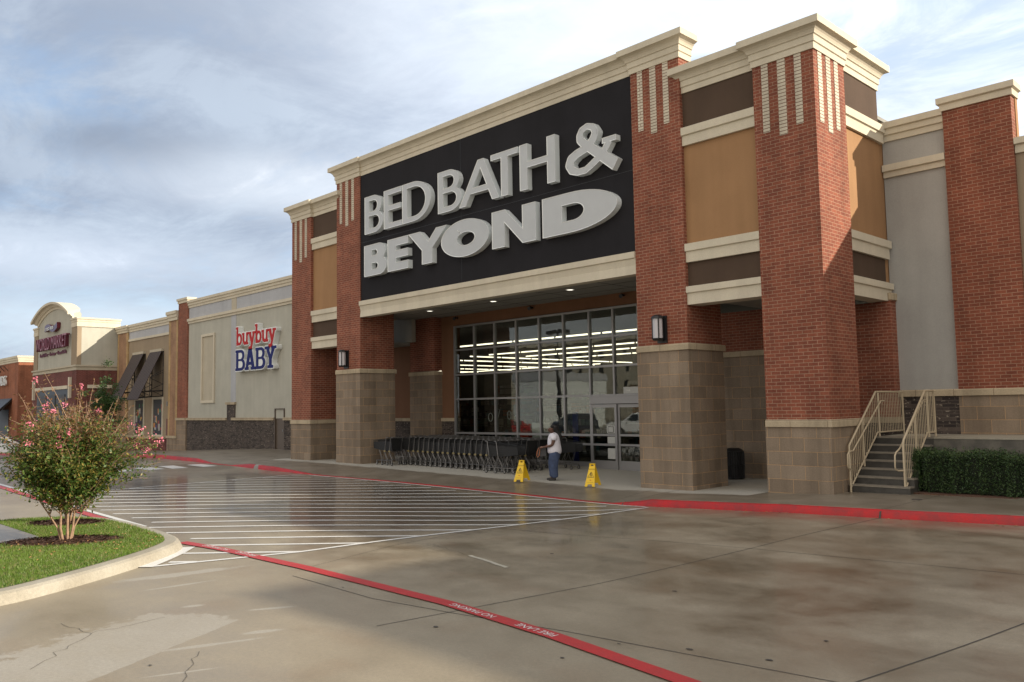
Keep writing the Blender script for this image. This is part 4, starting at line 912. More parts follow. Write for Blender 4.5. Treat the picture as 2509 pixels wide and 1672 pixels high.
# ------------------------------------------------------------------ awning shop
aw = thing('awning_shop_building', 'tan stucco shop front with buff brick pilasters and two dark awnings', 'building', (-60, 24, -.5))
bx('wall', aw, (-64.0, YW, .5, -54.5, 22.6, 7.38, 'khaki')); bx('upper_wall', aw, (-64, YW, 7.5, -54.5, 22.6, 8.15, 'greyblue'))
part_sweep('trim_band', [(-63.6, YW), (-56, YW)], [(-.2, 7.36), (.07, 7.36), (.07, 7.52), (-.2, 7.52)], parent=aw)
part_sweep('cornice', [(-65.75, YW+.3), (-65.75, YW-.12), (-63.6, YW-.12), (-63.6, YW), (-56, YW)], b3prof(8.06, 8.58, -.3), parent=aw)
part_sweep('cornice', [(-56.0, YW+.3), (-56.0, YW-.12), (-54.5, YW-.12)], b3prof(8.22, 8.84, -.3), parent=aw)
for x0, x1 in ((-65.7, -63.6), (-56.0, -54.5)):
    bx('pilaster', aw, (x0, YW-.10, .58, x0+.3, 22.6, 8.24 if x0 > -60 else 8.1, 'brick_yel'), (x0+.3, YW-.09, .58, x1-.3, 22.6, 8.24 if x0 > -60 else 8.1, 'brick_tan'), (x1-.3, YW-.10, .58, x1, 22.6, 8.24 if x0 > -60 else 8.1, 'brick_yel'))
    bx('pilaster_base', aw, (x0-.03, YW-.13, -1.5, x1+.03, 22.6, .42, 'stone'), (x0-.09, YW-.19, .42, x1+.09, 22.6, .58, 'capst'))
bx('brick_base', aw, (-63.6, YW-.06, -1.5, -56.45, 22.6, .36, 'brick_dk')); bx('base_cap', aw, (-63.6, YW-.14, .36, -56.45, 22.6, .50, 'capst'))
for x0, x1 in ((-58.85, -57.0), (-62.2, -60.35)):
    w = bx('display_window', aw, (x0+.12, YW-.005, .62, x1-.12, YW+.01, 3.02, 'black'))
    b = MB(); b.box(x0+.125, YW-.009, .63, x1-.125, YW-.0055, 3.01, M['aludk']); r = random.Random(int(-x0))
    for _ in range(16): q = r.uniform(x0+.15, x1-.35); z = r.uniform(.7, 2.6); b.box(q, YW-.012-.002*_/16, z, q+r.uniform(.1, .35), YW-.006, min(3.0, z+r.uniform(.15, .5)), plain_cache(r.choice([(.3, .05, .03), (.4, .3, .1), (.35, .33, .3), (.05, .2, .1), (.1, .05, .2), (.5, .2, .05)])))
    b.build('window_display', w)
    bx('frame', w, (x0, YW-.07, .5, x0+.12, YW, 3.18, 'cream'), (x1-.12, YW-.07, .5, x1, YW, 3.18, 'cream'), (x0+.12, YW-.068, 3.02, x1-.12, YW, 3.18, 'cream'), (x0+.12, YW-.068, .5, x1-.12, YW, .62, 'cream'))
d_ = bx('door', aw, (-56.4, YW-.04, -1.0, -56.02, YW+.05, 1.70, 'doormr')); tag(bx('wall_junction_box', None, (-56.25, YW-.1, 2.55, -56.05, YW, 2.85, 'steel')), 'small grey metal box on the tan wall right of the awnings', 'utility box')
def awning(x0, x1, label):
    t = thing('awning', label, 'awning', ((x0+x1)/2, YW, 6.4), 'awnings above the display windows')
    ytop, ztop, yb, zb_ = YW-.16, 6.32, 20.55, 3.02; b = MB()
    b.box(x0, YW-.18, 6.30, x1, YW, 6.47, M['putty']); b.build('head_box', t)
    b = MB(); e = .03; b.add([(x0, ytop, ztop), (x1, ytop, ztop), (x1, yb, zb_), (x0, yb, zb_), (x0, ytop+e, ztop-e), (x1, ytop+e, ztop-e), (x1, yb+e, zb_-e), (x0, yb+e, zb_-e)], [(0, 1, 2, 3), (7, 6, 5, 4), (0, 3, 7, 4), (1, 5, 6, 2), (3, 2, 6, 7), (0, 4, 5, 1)], M['awn']); b.build('canopy', t)
    b = MB()
    for x in (x0+.03, x1-.03):
        b = MB(); b.tube([(x, yb+.05, zb_+.08), (x, YW-.03, 3.25)], .03, M['black'], 6); b.tube([(x, YW-.03, 3.2), (x, YW-.03, 6.3)], .03, M['black'], 6); b.tube([(x, 20.95, 3.55), (x, YW-.03, 3.6)], .045, M['black'], 6)
        b.tube([(x, 21.35, 3.25), (x, 21.35, 4.55)], .025, M['black'], 6); b.tube([(x, 21.35, 4.5), (x, YW-.03, 5.0)], .02, M['black'], 6)
        for k in range(4): b.tube([(x, 21.35 if k % 2 else YW-.03, 3.25+.4*k), (x, YW-.03 if k % 2 else 21.35, 3.65+.4*k)], .018, M['black'], 5)
        b.build('bracket_frame', t)
awning(-59.1, -57.05, 'dark striped steep awning nearer the brick pier'); awning(-62.4, -60.3, 'dark striped steep awning further left behind the tree')

# ------------------------------------------------------------------ market building
mk = thing('market_building', 'pale stucco store with arched gable, maroon brick base and sunlit side wall', 'building', (-71, 24, -.7))
XM = -65.85; YM = 19.39
bx('wall', mk, (-76.95, YM, 5.70, XM, 26, 8.60, 'grey')); bx('brick_base', mk, (-77.05, YM-.06, -1.5, XM+.06, 26, 5.36, 'brick_dk'))
part_sweep('trim_band', [(-77.05, 24), (-77.05, YM-.06), (XM+.06, YM-.06), (XM+.06, 22.22)], [(-.3, 5.34), (.03, 5.34), (.03, 5.44), (-.0, 5.45), (.0, 5.58), (.10, 5.60), (.10, 5.72), (-.3, 5.74)], 'putty', parent=mk)
bx('pilaster', mk, (-67.1, YM-.05, 5.74, XM+.05, YM+.25, 8.55, 'khaki'))
bx('pilaster', mk, (-77.0, YM-.05, 5.74, -75.9, YM+1, 8.55, 'khaki'))
for p in ([(-67.1, YM+.5), (-67.1, YM-.02), (XM+.02, YM-.02), (XM+.02, 22.3), (XM-.4, 22.3)], [(-77.0, YM+.8), (-77.0, YM-.02), (-75.9, YM-.02), (-75.9, YM+.5)]):
    part_sweep('parapet_cap', p, [(-.3, 8.55), (.06, 8.55), (.06, 8.86), (.03, 8.87), (.03, 8.92), (.06, 8.93), (.06, 9.08), (.12, 9.1), (.12, 9.23), (-.3, 9.23)], parent=mk)
R_ = 10.6; ac = (-71.5, 10.62-R_)
def arcp(r, n=30):
    h = 4.45; a = math.asin(min(1, h/r)); return [(ac[0]+r*sin(-a+2*a*i/n), ac[1]+r*cos(-a+2*a*i/n)) for i in range(n+1)]
poly = [(-75.9, 8.2)]+[p for p in arcp(R_)]+[(-67.1, 8.2)]
b = MB(); b.prism(poly, YM+.002, YM+.58, M['grey']); b.build('gable_wall', mk)
b = MB()
rings = [(R_-.32, .0), (R_-.32, .06), (R_-.16, .09), (R_-.13, .18), (R_+.02, .30), (R_+.05, .50), (R_+.22, .52), (R_+.22, -.6), (R_-.2, -.6)]
n = 30; vs = []
for i in range(n+1):
    for r, o_ in rings:
        a0 = math.asin(min(.98, (4.50+o_*.8)/r)); a = -a0+2*a0*i/n; vs.append((ac[0]+r*sin(a), YM-o_, ac[1]+r*cos(a)))
k = len(rings); b.add(vs, [(i*k+j, (i+1)*k+j, (i+1)*k+(j+1) % k, i*k+(j+1) % k) for i in range(n) for j in range(k)], M['cream']); b.add(vs, [tuple(range(k)), tuple(n*k+j for j in range(k))], M['cream']); b.build('arched_cornice', mk)
bx('lintel', mk, (-75.8, YM-.2, 4.0, -67.4, YM-.05, 4.25, 'cream')); bx('shop_window', mk, (-75.6, YM-.09, -.8, -67.6, YM-.065, 3.98, 'black')); bx('lintel', mk, (XM+.07, YM+.7, 4.0, XM+.2, 21.9, 4.25, 'cream'))
for x in (-66.9, -76.3): tag(bx('sconce', None, (x-.13, YM-.25, 3.3, x+.13, YM-.07, 4.85, 'cream')), 'tall slim cream light fixture on the maroon brick, '+('near the sunlit corner' if x > -70 else 'near the far corner'), 'light', 'slim fixtures on the maroon brick')
for q, (x0, x1) in enumerate(((-75, -73), (-72.7, -70.6), (-70.3, -68.2))): bx('window_pane', mk, (x0, YM-.13, -.6, x1, YM-.092, 3.6, 'aludk'))
ms = thing('market_sign', 'maroon raised letter sign with small banner and slogan under the arched gable', 'sign', (-71.5, YM, 7.8))
text('name_letters', 'WORLD MARKET', 1.0, [M['maroon'], M['maroonE']], front(-75.25, YM-.25, 7.18) @ Matrix.Diagonal((1, 1.42, 1, 1)), ms, ext=.13, sx=1.03)
text('name_faces', 'WORLD MARKET', 1.0, M['plum'], front(-75.25, YM-.385, 7.18) @ Matrix.Diagonal((1, 1.42, 1, 1)), ms, ext=0, sx=1.03)
text('slogan', 'Food & Wine  •  Furniture  •  Decor & Gifts', .42, M['maroon'], front(-75.15, YM-.06, 6.72), ms, ext=.03, sx=.92)
fb = [(-73.2+3.2*i/12, 8.62+.16*sin(i/12*2*pi+.3)+.04*i/12*3) for i in range(13)]
b = MB(); b.prism([(x, z-.02) for x, z in fb]+[(x, z+.42) for x, z in fb[::-1]], YM-.28, YM-.02, M['bannerp'], M['maroonE']); b.build('banner', ms)
text('banner_text', 'COST PLUS', .36, M['whites'], front(-72.95, YM-.31, 8.68) @ Matrix.Rotation(.03, 4, 'Z'), ms, ext=.01, sx=1.18)

# ------------------------------------------------------------------ decor store
kd = thing('decor_store_building', 'orange brick store with cream cornice and black awning at the far left', 'building', (-90, 24, -1))
bx('wall', kd, (-112, YM, -2, -81.8, 30, 6.75, 'brick_or')); part_sweep('cornice', [(-112, YM), (-81.8, YM), (-81.8, 30)], b3prof(6.72, 7.28, -.4), parent=kd)
bx('storefront', kd, (-110, YM-.03, -1.2, -84.6, YM+.1, 2.6, 'black'))
ks = thing('decor_store_sign', 'white raised letter sign cut off by the left picture edge', 'sign', (-88, YM, 5.2))
text('letters', 'KIRKLANDS', 1.25, [M['whites'], M['whites']], front(-91.5, YM-.2, 4.78) @ Matrix.Diagonal((1, 1, 1, 1)), ks, ext=.08, sx=.98)
t = thing('gooseneck_light', 'black gooseneck spotlights above the white letters at far left', 'light', (-86.6, YM, 6.1))
for i, x in enumerate((-89.2, -87.9, -86.6, -85.3)):
    b = MB(); b.tube([(x, YM, 6.1), (x, YM-.3, 6.45), (x, YM-.7, 6.45), (x+.1, YM-.85, 6.2)], .03, M['black'], 6); b.build('arm', t)
    b = MB(); b.tube([(x+.1, YM-.85, 6.2), (x+.12, YM-.8, 5.85)], [.1, .22], M['black'], 10); 
    b.build('shade', t)
b = MB(); b.add([(-90, YM-.02, 3.6), (-83.6, YM-.02, 3.6), (-83.6, YM-1.7, 1.9), (-90, YM-1.7, 1.9), (-90, YM-1.68, 1.6), (-83.6, YM-1.68, 1.6), (-83.6, YM-.02, 3.4), (-90, YM-.02, 3.4)], [(0, 1, 2, 3), (3, 2, 5, 4), (1, 6, 5, 2), (0, 3, 4, 7), (4, 5, 6, 7), (0, 7, 6, 1)], M['black']); tag(b.build('storefront_awning', loc=(-87, YM, 2.5)), 'plain black sloped awning under the white letters at far left', 'awning')

# ------------------------------------------------------------------ shopping carts (nose towards -x, handle at x=0)
def make_cart():
    t = thing('shopping_cart', 'x', 'shopping cart'); F = M['cartfr']; K_ = M['cartbk']
    b = MB(); w = .27
    for s in (-1, 1):
        y = s*w
        b.tube([(.03, y*.98, 1.03), (-.02, y, 1.05), (-.07, y, 1.0), (-.15, y, .50), (-.13, y, .44), (.02, y, .24), (.0, y, .17)], .0135, F, 6)
        b.tube([(.02, y, .185), (-.80, y*.62, .175)], .0125, F, 6)
        b.tube([(-.16, y, .52), (-.30, y*.9, .20)], .009, F, 5); b.tube([(-.55, y*.8, .56), (-.42, y*.8, .19)], .009, F, 5); b.tube([(-.3, y*.9, .2), (-.52, y*.8, .54)], .008, F, 5)
    b.tube([(-.80, -w*.62, .175), (-.84, -w*.4, .175), (-.84, w*.4, .175), (-.80, w*.62, .175)], .0125, F, 6); b.tube([(-.30, -w*.9, .2), (-.30, w*.9, .2)], .009, F, 5)
    b.build('frame', t)
    b = MB(); b.tube([(.03, -w, 1.035), (.03, w, 1.035)], .018, M['cartfr'], 8); b.build('handle', t)
    # basket of wires
    b = MB(); zt = lambda x: 1.0+x*.09; zb = lambda x: .52-x*.10; hw = lambda x: .255+x*.075; hb_ = lambda x: .215+x*.06
    xa, xb = -.06, -.98
    P_ = lambda x, s, q: (x, s*(hb_(x)+(hw(x)-hb_(x))*q), zb(x)+(zt(x)-zb(x))*q)
    for q in [0, .12, .26, .40, .55, .7, .85, 1.0]:
        r = .009 if q in (0, 1.0) else .0045
        b.tube([P_(xa, -1, q), P_(xb, -1, q), P_(xb, 1, q), P_(xa, 1, q)] if q > 0 else [P_(xa, -1, q), P_(xb, -1, q), P_(xb, 1, q), P_(xa, 1, q), P_(xa, -1, q)], r, K_, 4, smooth=False)
    for i in range(18):
        x = xa+(xb-xa)*i/17
        for s in (-1, 1): b.tube([P_(x, s, 0), P_(x, s, 1)], .0042, K_, 4, smooth=False)
        if i % 2: b.tube([P_(x, -1, 0), P_(x, 1, 0)], .004, K_, 4, smooth=False)
    for i in range(9): s = -1+2*i/8; b.tube([P_(xb, s, 0), P_(xb, s, 1)], .0042, K_, 4, smooth=False)
    for s in (-1, 1): b.add([P_(xa, s, .02), P_(xb, s, .02), P_(xb, s, .80), P_(xa, s, .80)], [(0, 1, 2, 3)], K_)
    b.build('basket', t, fix=False)
    b = MB(); b.add([(-.05, -.24, 1.0), (-.05, .24, 1.0), (-.16, .21, .56), (-.16, -.21, .56)], [(0, 1, 2, 3)], K_); b.box(-.12, -.2, .8, -.32, .2, .812, K_); b.build('child_seat', t, fix=False)
    b = MB(); b.box(-.10, -w-.012, .50, -.21, -w+.004, .56, M['cartlab']); b.build('label', t)
    for (x, s, yy) in ((0, -1, w), (0, 1, w), (-.76, -1, w*.64), (-.76, 1, w*.64)):
        b = MB(); b.cyl((x, s*yy-.014, .062), .062, .028, M['rubber'], 12, axis='y'); b.cyl((x, s*yy-.016, .062), .036, .032, M['wheelg'], 10, axis='y'); b.box(x-.012, s*yy-.022, .06, x+.025, s*yy+.022, .18, M['steel']); b.build('wheel', t)
    return t
M['cartlab'] = plain('yellow_label', (.22, .17, .07), .5)
M['cartlab2'] = plain('pale_label', (.42, .42, .44), .5)
proto = make_cart(); bpy.context.view_layer.update(); reg(proto)
first = [True]
def cart(x, y, rz, label, group, lab2=False):
    global proto
    if first[0]: c = proto; first[0] = False
    else: c = copy_tree(proto)
    c.location = (x, y, walkz(x, y)+.002); c.rotation_euler = (0, 0, rz); c['label'] = label; c['group'] = group
    return c
CG = 'shopping carts nested in rows under the canopy'
rc_ = random.Random(3)
for i in range(19): cart(-25.15+.2905*i+rc_.uniform(-.01, .01), 19.28+rc_.uniform(-.012, .012), rc_.uniform(-.01, .01), 'dark shopping cart nested in the front row of the long cart line', CG)
for i in range(24): cart(-26.2+.285*i+rc_.uniform(-.02, .02), 20.02+rc_.uniform(-.02, .02), rc_.uniform(-.02, .02), 'dark shopping cart nested in a rear row behind the front carts', CG)
for i in range(22): cart(-25.9+.29*i+rc_.uniform(-.02, .02), 20.74+rc_.uniform(-.02, .02), rc_.uniform(-.02, .02), 'dark shopping cart nested in a rear row behind the front carts', CG)
cart(-25.75, 18.62, .02, 'shopping cart at the far left end of the line, parked against the stone column', CG)
cart(-25.42, 18.60, .0, 'shopping cart at the left end, just right of the one against the column', CG)
cart(-20.42, 18.78, pi, 'grey wire shopping cart turned the other way at the right end of the front row', CG)
cart(-20.0, 18.80, pi-.03, 'grey wire shopping cart beside the woman', CG)
cart(-19.75, 21.35, pi*.97, 'shopping cart standing apart against the glass behind the woman', CG)

# ------------------------------------------------------------------ wet floor signs
def floor_sign(x, y, rz, label):
    z = walkz(x, y); t = thing('caution_sign', label, 'floor sign', (x, y, z), 'yellow caution signs on the pavement'); Hh, D_, Wt, Wb = .60, .28, .08, .145
    def leaf(sgn, name):
        # leaf plane from apex (0,0,Hh) to (0,sgn*D_,0)
        def Pt(u, v): return Vector((u, sgn*D_*(1-v), Hh*v))
        nrm = Vector((0, sgn*Hh, D_)).normalized()
        polys = [[(-Wb, 0), (-Wb+.075, 0), (-Wb+.085, .10), (-Wb+.01, .14)], [(Wb-.075, 0), (Wb, 0), (Wb-.01, .14), (Wb-.085, .10)], [(-Wb+.01, .14), (-Wb+.085, .10), (Wb-.085, .10), (Wb-.01, .14)], [(-Wb+.01, .14), (Wb-.01, .14), (Wt, .90), (-Wt, .90)], [(-Wt, .90), (-.04, .90), (-.04, .955), (-Wt, .955)], [(.04, .90), (Wt, .90), (Wt, .955), (.04, .955)], [(-Wt, .955), (Wt, .955), (Wt, 1.0), (-Wt, 1.0)]]
        b = MB()
        for p in polys:
            a = [Pt(*q)+nrm*.012 for q in p]; c_ = [Pt(*q)-nrm*.004 for q in p]; n = len(p)
            b.add(a+c_, [tuple(range(n)), tuple(range(2*n-1, n-1, -1))]+[(i, (i+1) % n, n+(i+1) % n, n+i) for i in range(n)], M['yellow'])
        o = b.build(name, t, loc=t.location) if False else None
        me_o = b.build(name); me_o.parent = t
        # printed triangle, figure and strips
        ang = atan2(Hh, D_)
        b = MB(); L_ = hypot(Hh, D_)
        def Q(u, v, o_=.0145): return Pt(u, v)+nrm*o_
        def ln(p, q, w):
            (u, v), (u2, v2) = p, q; d = Vector((u2-u, (v2-v)*L_)); d.normalize(); nx_, nv = -d.y*w/2, d.x*w/2/L_
            b.add([Q(u+nx_, v+nv), Q(u-nx_, v-nv), Q(u2-nx_, v2-nv), Q(u2+nx_, v2+nv)], [(0, 1, 2, 3)], M['blackp'])
        tri = [(-.088, .40), (.088, .40), (0, .64)]
        for i in range(3): ln(tri[i], tri[(i+1) % 3], .011)
        for p, q, w in (((-.008, .56), (.004, .50), .026), ((.004, .50), (.03, .45), .014), ((.004, .50), (-.018, .455), .014), ((-.01, .55), (-.035, .53), .010), ((-.006, .55), (.026, .56), .010), ((-.05, .422), (.05, .422), .006)): ln(p, q, w)
        b.add([Q(-.014+.014*cos(a), .585+.014*sin(a)/L_) for a in arange(0, 2*pi*9/10, 2*pi/10)], [tuple(range(10))], M['blackp'])
        ln((-.10, .175), (.10, .175), .004)
        b.add([Q(-.024, .265), Q(.024, .265), Q(.024, .295), Q(-.024, .295)], [(0, 1, 2, 3)], M['redp'])
        po = b.build('print', fix=False); po.parent = me_o
        if sgn < 0:
            R = Matrix(((1, 0, 0), (0, D_/L_, Hh/L_), (0, 0, 0)))
            ex = Vector((1, 0, 0)); ey = Vector((0, D_, Hh)).normalized(); ez = ex.cross(ey)
            M4 = Matrix((ex, ey, ez)).transposed().to_4x4(); M4.translation = Q(0, .735)
            to = text('caution_text', 'CAUTION', .040, M['blackp'], M4, None, align='CENTER', ext=.0008); to.parent = me_o
    leaf(-1, 'front_leaf'); leaf(1, 'rear_leaf')
    b = MB(); b.box(-.08, -.03, Hh-.015, .08, .03, Hh+.012, M['yellow']); b.cyl((-.09, 0, Hh-.002), .012, .18, M['yellow'], 8, axis='x'); o = b.build('hinge_grip'); o.parent = t
    t.rotation_euler = (0, 0, rz)
floor_sign(-17.67, 17.44, .38, 'yellow folding caution sign in front of the shopping carts, left of the woman')
floor_sign(-15.15, 17.70, .38, 'yellow folding caution sign right of the woman in front of the glass doors')

# ------------------------------------------------------------------ trash can
t = thing('trash_can', 'black ribbed round trash can standing between the two right columns', 'trash can', (-13.15, 21.75, -.09))
b = MB(); x, y, z = -13.15, 21.72, -.09; b.cyl((x, y, z+.04), .25, .74, M['aludk'], 24); b.build('liner', t)
b = MB()
for k in range(26): a = 2*pi*k/26; b.tube([(x+.27*cos(a), y+.27*sin(a), z+.03), (x+.285*cos(a), y+.285*sin(a), z+.45), (x+.28*cos(a), y+.28*sin(a), z+.80)], .019, M['black'], 4, smooth=False)
b.build('slats', t); b = MB()
for zz in (.04, .42, .80): b.tube([(x+.285*cos(a), y+.285*sin(a), z+zz) for a in arange(0, 2*pi*23/24, 2*pi/24)], .018, M['black'], 6, closed=True)
b.build('hoops', t); b = MB(); b.tube([(x, y, z+.80), (x, y, z+.86), (x, y, z+.90)], [.29, .24, .15], M['black'], 24); b.build('lid', t)

# ------------------------------------------------------------------ woman
def skin_mesh(name, verts, edges, radii, mat, parent=None, sub=2, root=0, mats=None):
    me = bpy.data.meshes.new(name); me.from_pydata(verts, edges, []); o = bpy.data.objects.new(name, me); COL.objects.link(o)
    sk = o.modifiers.new('s', 'SKIN'); 
    for i, r in enumerate(radii): me.skin_vertices[0].data[i].radius = r if hasattr(r, '__len__') else (r, r); me.skin_vertices[0].data[i].use_root = (i == root)
    sk.use_smooth_shade = True; sb = o.modifiers.new('b', 'SUBSURF'); sb.levels = sub; sb.render_levels = sub
    bpy.context.view_layer.update(); dg = bpy.context.evaluated_depsgraph_get(); m2 = bpy.data.meshes.new_from_object(o.evaluated_get(dg)); bpy.data.objects.remove(o)
    m2.materials.clear(); m2.materials.append(mat); o = bpy.data.objects.new(name, m2); COL.objects.link(o)
    for p in m2.polygons: p.use_smooth = True
    if parent is not None: o.parent = parent
    return o
wx, wy = -16.98, 18.12; wz = walkz(wx, wy)
pw = thing('person', 'woman in white t-shirt and blue jeans by the carts, head bent, holding a purse', 'person', (wx, wy, wz))
pw.rotation_euler = (0, 0, atan2(-.62, -.78))        # +x of the figure is the way she faces
pw.scale = (1.16, 1.14, 1.0)
# full body: x forward, y left, z up
V_ = [(0, 0, .88), (-.01, 0, 1.02), (.0, 0, 1.16), (-.005, 0, 1.29), (.01, 0, 1.37), (.035, 0, 1.415), (.055, 0, 1.46), (.065, 0, 1.515), (.06, 0, 1.56),
      (-.0, .10, .84), (.012, .105, .60), (.015, .10, .46), (-.005, .10, .28), (-.02, .10, .10), (.03, .105, .045), (.13, .115, .03),
      (-.0, -.10, .84), (.04, -.105, .60), (.07, -.10, .46), (.06, -.10, .28), (.05, -.10, .10), (.11, -.105, .045), (.20, -.115, .03),
      (-.005, .11, 1.32), (-.01, .185, 1.30), (.0, .215, 1.16), (.03, .22, 1.05), (.13, .19, 1.01), (.25, .13, .985), (.29, .11, .98),
      (-.005, -.11, 1.32), (-.01, -.185, 1.30), (.0, -.215, 1.16), (.03, -.22, 1.05), (.14, -.18, 1.01), (.26, -.10, .985), (.30, -.08, .98)]
E_ = [(0, 1), (1, 2), (2, 3), (3, 4), (4, 5), (5, 6), (6, 7), (7, 8), (0, 9), (9, 10), (10, 11), (11, 12), (12, 13), (13, 14), (14, 15), (0, 16), (16, 17), (17, 18), (18, 19), (19, 20), (20, 21), (21, 22),
      (3, 23), (23, 24), (24, 25), (25, 26), (26, 27), (27, 28), (28, 29), (3, 30), (30, 31), (31, 32), (32, 33), (33, 34), (34, 35), (35, 36)]
R_b = [(.10, .10), (.10, .10), (.12, .10), (.11, .09), (.058, .058), (.058, .058), (.105, .09), (.125, .098), (.11, .085),
       (.098, .098), (.074, .074), (.056, .056), (.052, .052), (.035, .035), (.036, .03), (.026, .022),
       (.098, .098), (.074, .074), (.056, .056), (.052, .052), (.035, .035), (.036, .03), (.026, .022),
       .075, .058, .05, .043, .038, .03, .022, .075, .058, .05, .043, .038, .03, .022]
body = skin_mesh('body', V_, E_, R_b, M['skin'], pw)
# face
b = MB()
b.tube([(.140, 0, 1.50), (.158, 0, 1.478), (.146, 0, 1.466)], [.010, .013, .007], M['skin'], 8); b.build('nose').parent = pw
b = MB(); b.tube([(.132, -.024, 1.445), (.143, 0, 1.443), (.132, .024, 1.445)], [.004, .008, .004], M['skin2'], 6); b.build('mouth').parent = pw
for s in (-1, 1):
    b = MB(); b.tube([(.130, s*.034-.012, 1.505), (.137, s*.034, 1.503), (.130, s*.034+.012, 1.505)], [.004, .008, .004], M['blackp'], 6); b.build('eye').parent = pw
    b = MB(); b.tube([(.05, s*.082, 1.52), (.045, s*.092, 1.50), (.055, s*.086, 1.465)], [.012, .014, .009], M['skin'], 6); b.build('ear').parent = pw
# hands: palm + five fingers closing on the strap
for s, (hx, hy) in ((1, (.30, .10)), (-1, (.31, -.07))):
    b = MB(); b.tube([(hx-.03, hy, .98), (hx+.01, hy-s*.005, .975), (hx+.05, hy-s*.02, .965)], [.022, .032, .026], M['skin2'] if s > 0 else M['skin'], 8)
    for k in range(4):
        yy = hy-s*.02+(k-1.5)*.017; l_ = (.052, .062, .058, .044)[k]; b.tube([(hx+.05, yy, .97), (hx+.05+l_*.5, yy, .965), (hx+.05+l_*.62, yy, .945), (hx+.045+l_*.35, yy, .925)], [.0088, .0085, .008, .007], M['skin'], 6)
    b.tube([(hx+.0, hy+s*.025, .975), (hx+.035, hy+s*.042, .965), (hx+.06, hy+s*.034, .955)], [.012, .010, .008], M['skin'], 6); b.build('hand').parent = pw
sh = skin_mesh('t_shirt', [(0, 0, .74), (-.012, 0, .90), (.0, 0, 1.04), (.01, 0, 1.16), (-.003, 0, 1.27), (.008, 0, 1.355), (-.005, .12, 1.31), (-.012, .19, 1.285), (-.004, .222, 1.16), (-.005, -.12, 1.31), (-.012, -.19, 1.285), (-.004, -.222, 1.16)],
               [(0, 1), (1, 2), (2, 3), (3, 4), (4, 5), (4, 6), (6, 7), (7, 8), (4, 9), (9, 10), (10, 11)], [(.235, .20), (.235, .20), (.225, .185), (.22, .18), (.185, .15), (.072, .07), .112, .094, .086, .112, .094, .086], M['shirt'], pw)
jn = skin_mesh('jeans', [(0, 0, .98), (-.03, 0, .78), (-.005, .105, .74), (.01, .107, .60), (.015, .105, .46), (-.002, .103, .28), (-.015, .103, .07), (.01, -.105, .74), (.04, -.107, .60), (.07, -.105, .46), (.06, -.103, .28), (.05, -.103, .07)],
               [(0, 1), (1, 2), (2, 3), (3, 4), (4, 5), (5, 6), (1, 7), (7, 8), (8, 9), (9, 10), (10, 11)], [(.19, .16), (.225, .19), (.16, .145), .135, .115, .10, .092, (.16, .145), .135, .115, .10, .092], M['jeans'], pw)
for s, ox in ((1, 0), (-1, .065)):
    skin_mesh('shoe', [(-.05+ox, s*.105, .045), (.02+ox, s*.108, .045), (.10+ox, s*.115, .034), (.16+ox, s*.118, .03)], [(0, 1), (1, 2), (2, 3)], [(.042, .044), (.043, .045), (.042, .034), (.03, .028)], M['shoe'], pw)
hr = skin_mesh('hair', [(.05, 0, 1.585), (.0, 0, 1.575), (-.04, 0, 1.53), (-.06, 0, 1.46), (-.10, 0, 1.40), (-.155, 0, 1.32), (-.18, 0, 1.22), (-.185, 0, 1.13), (.03, .07, 1.54), (.03, -.07, 1.54)], [(0, 1), (1, 2), (2, 3), (3, 4), (4, 5), (5, 6), (6, 7), (1, 8), (1, 9)],
               [(.10, .09), (.135, .125), (.125, .115), (.09, .085), (.075, .06), (.065, .055), (.05, .04), (.02, .015), (.07, .06), (.07, .06)], M['hair'], pw)
hb2 = thing('handbag', 'black handbag with tan leather strap held by the woman', 'bag', (wx, wy, wz)); hb2.rotation_euler = pw.rotation_euler; hb2.scale = (1.16, 1.14, 1.0)
b = MB(); b.add([(.20, .03, .72), (.44, .03, .70), (.44, -.09, .70), (.20, -.09, .72), (.22, .0, .955), (.42, .0, .955), (.42, -.06, .955), (.22, -.06, .955)], [(0, 3, 2, 1), (4, 5, 6, 7), (0, 1, 5, 4), (1, 2, 6, 5), (2, 3, 7, 6), (3, 0, 4, 7)], M['bagb']); b.build('bag_body').parent = hb2
b = MB(); b.tube([(.39, .04, .965), (.43, .05, .86), (.45, .05, .74), (.42, .05, .68), (.385, .05, .73), (.37, .05, .86), (.365, .04, .965)], .012, M['bags'], 6); b.tube([(.26, -.03, .95), (.18, -.12, 1.05), (.10, -.13, 1.16), (.02, -.13, 1.30), (-.02, -.09, 1.37)], .008, M['bags'], 6); b.build('strap').parent = hb2

# ------------------------------------------------------------------ island, lawn, trees
top = [(-6, -14), (-8.6, -7.5), (-10.4, -3), (-11.5, .8), (-11.67, 2.64), (-11.92, 3.17), (-12.28, 3.77), (-12.75, 4.45), (-13.22, 5.05), (-13.69, 5.55), (-14.1, 5.86), (-14.6, 6.02), (-15.2, 6.1), (-16.02, 6.15), (-17, 6.18), (-18.1, 6.15), (-18.9, 5.9), (-19.5, 5.4), (-19.86, 4.6), (-20.0, 2), (-20.0, -14)]
def smooth_poly(p, it=2):
    for _ in range(it):
        q = [p[0]]
        for a, c_ in zip(p, p[1:]): q += [(a[0]*.75+c_[0]*.25, a[1]*.75+c_[1]*.25), (a[0]*.25+c_[0]*.75, a[1]*.25+c_[1]*.75)]
        p = q+[p[-1]]
    return p
tp = smooth_poly(top)
b = MB(); LZ = -.15
prof_ = [(.16-.0, LZ-.05), (.16, LZ+.0), (.13, LZ+.07), (.10, LZ+.12), (.05, LZ+.148), (.0, LZ+.15), (-.17, LZ+.15), (-.17, LZ)]
sweep(b, tp, [(o_-.14, z) for o_, z in prof_], M['kerb'], side=-1); b.m = b.m; b.smooth = [False]*len(b.f)
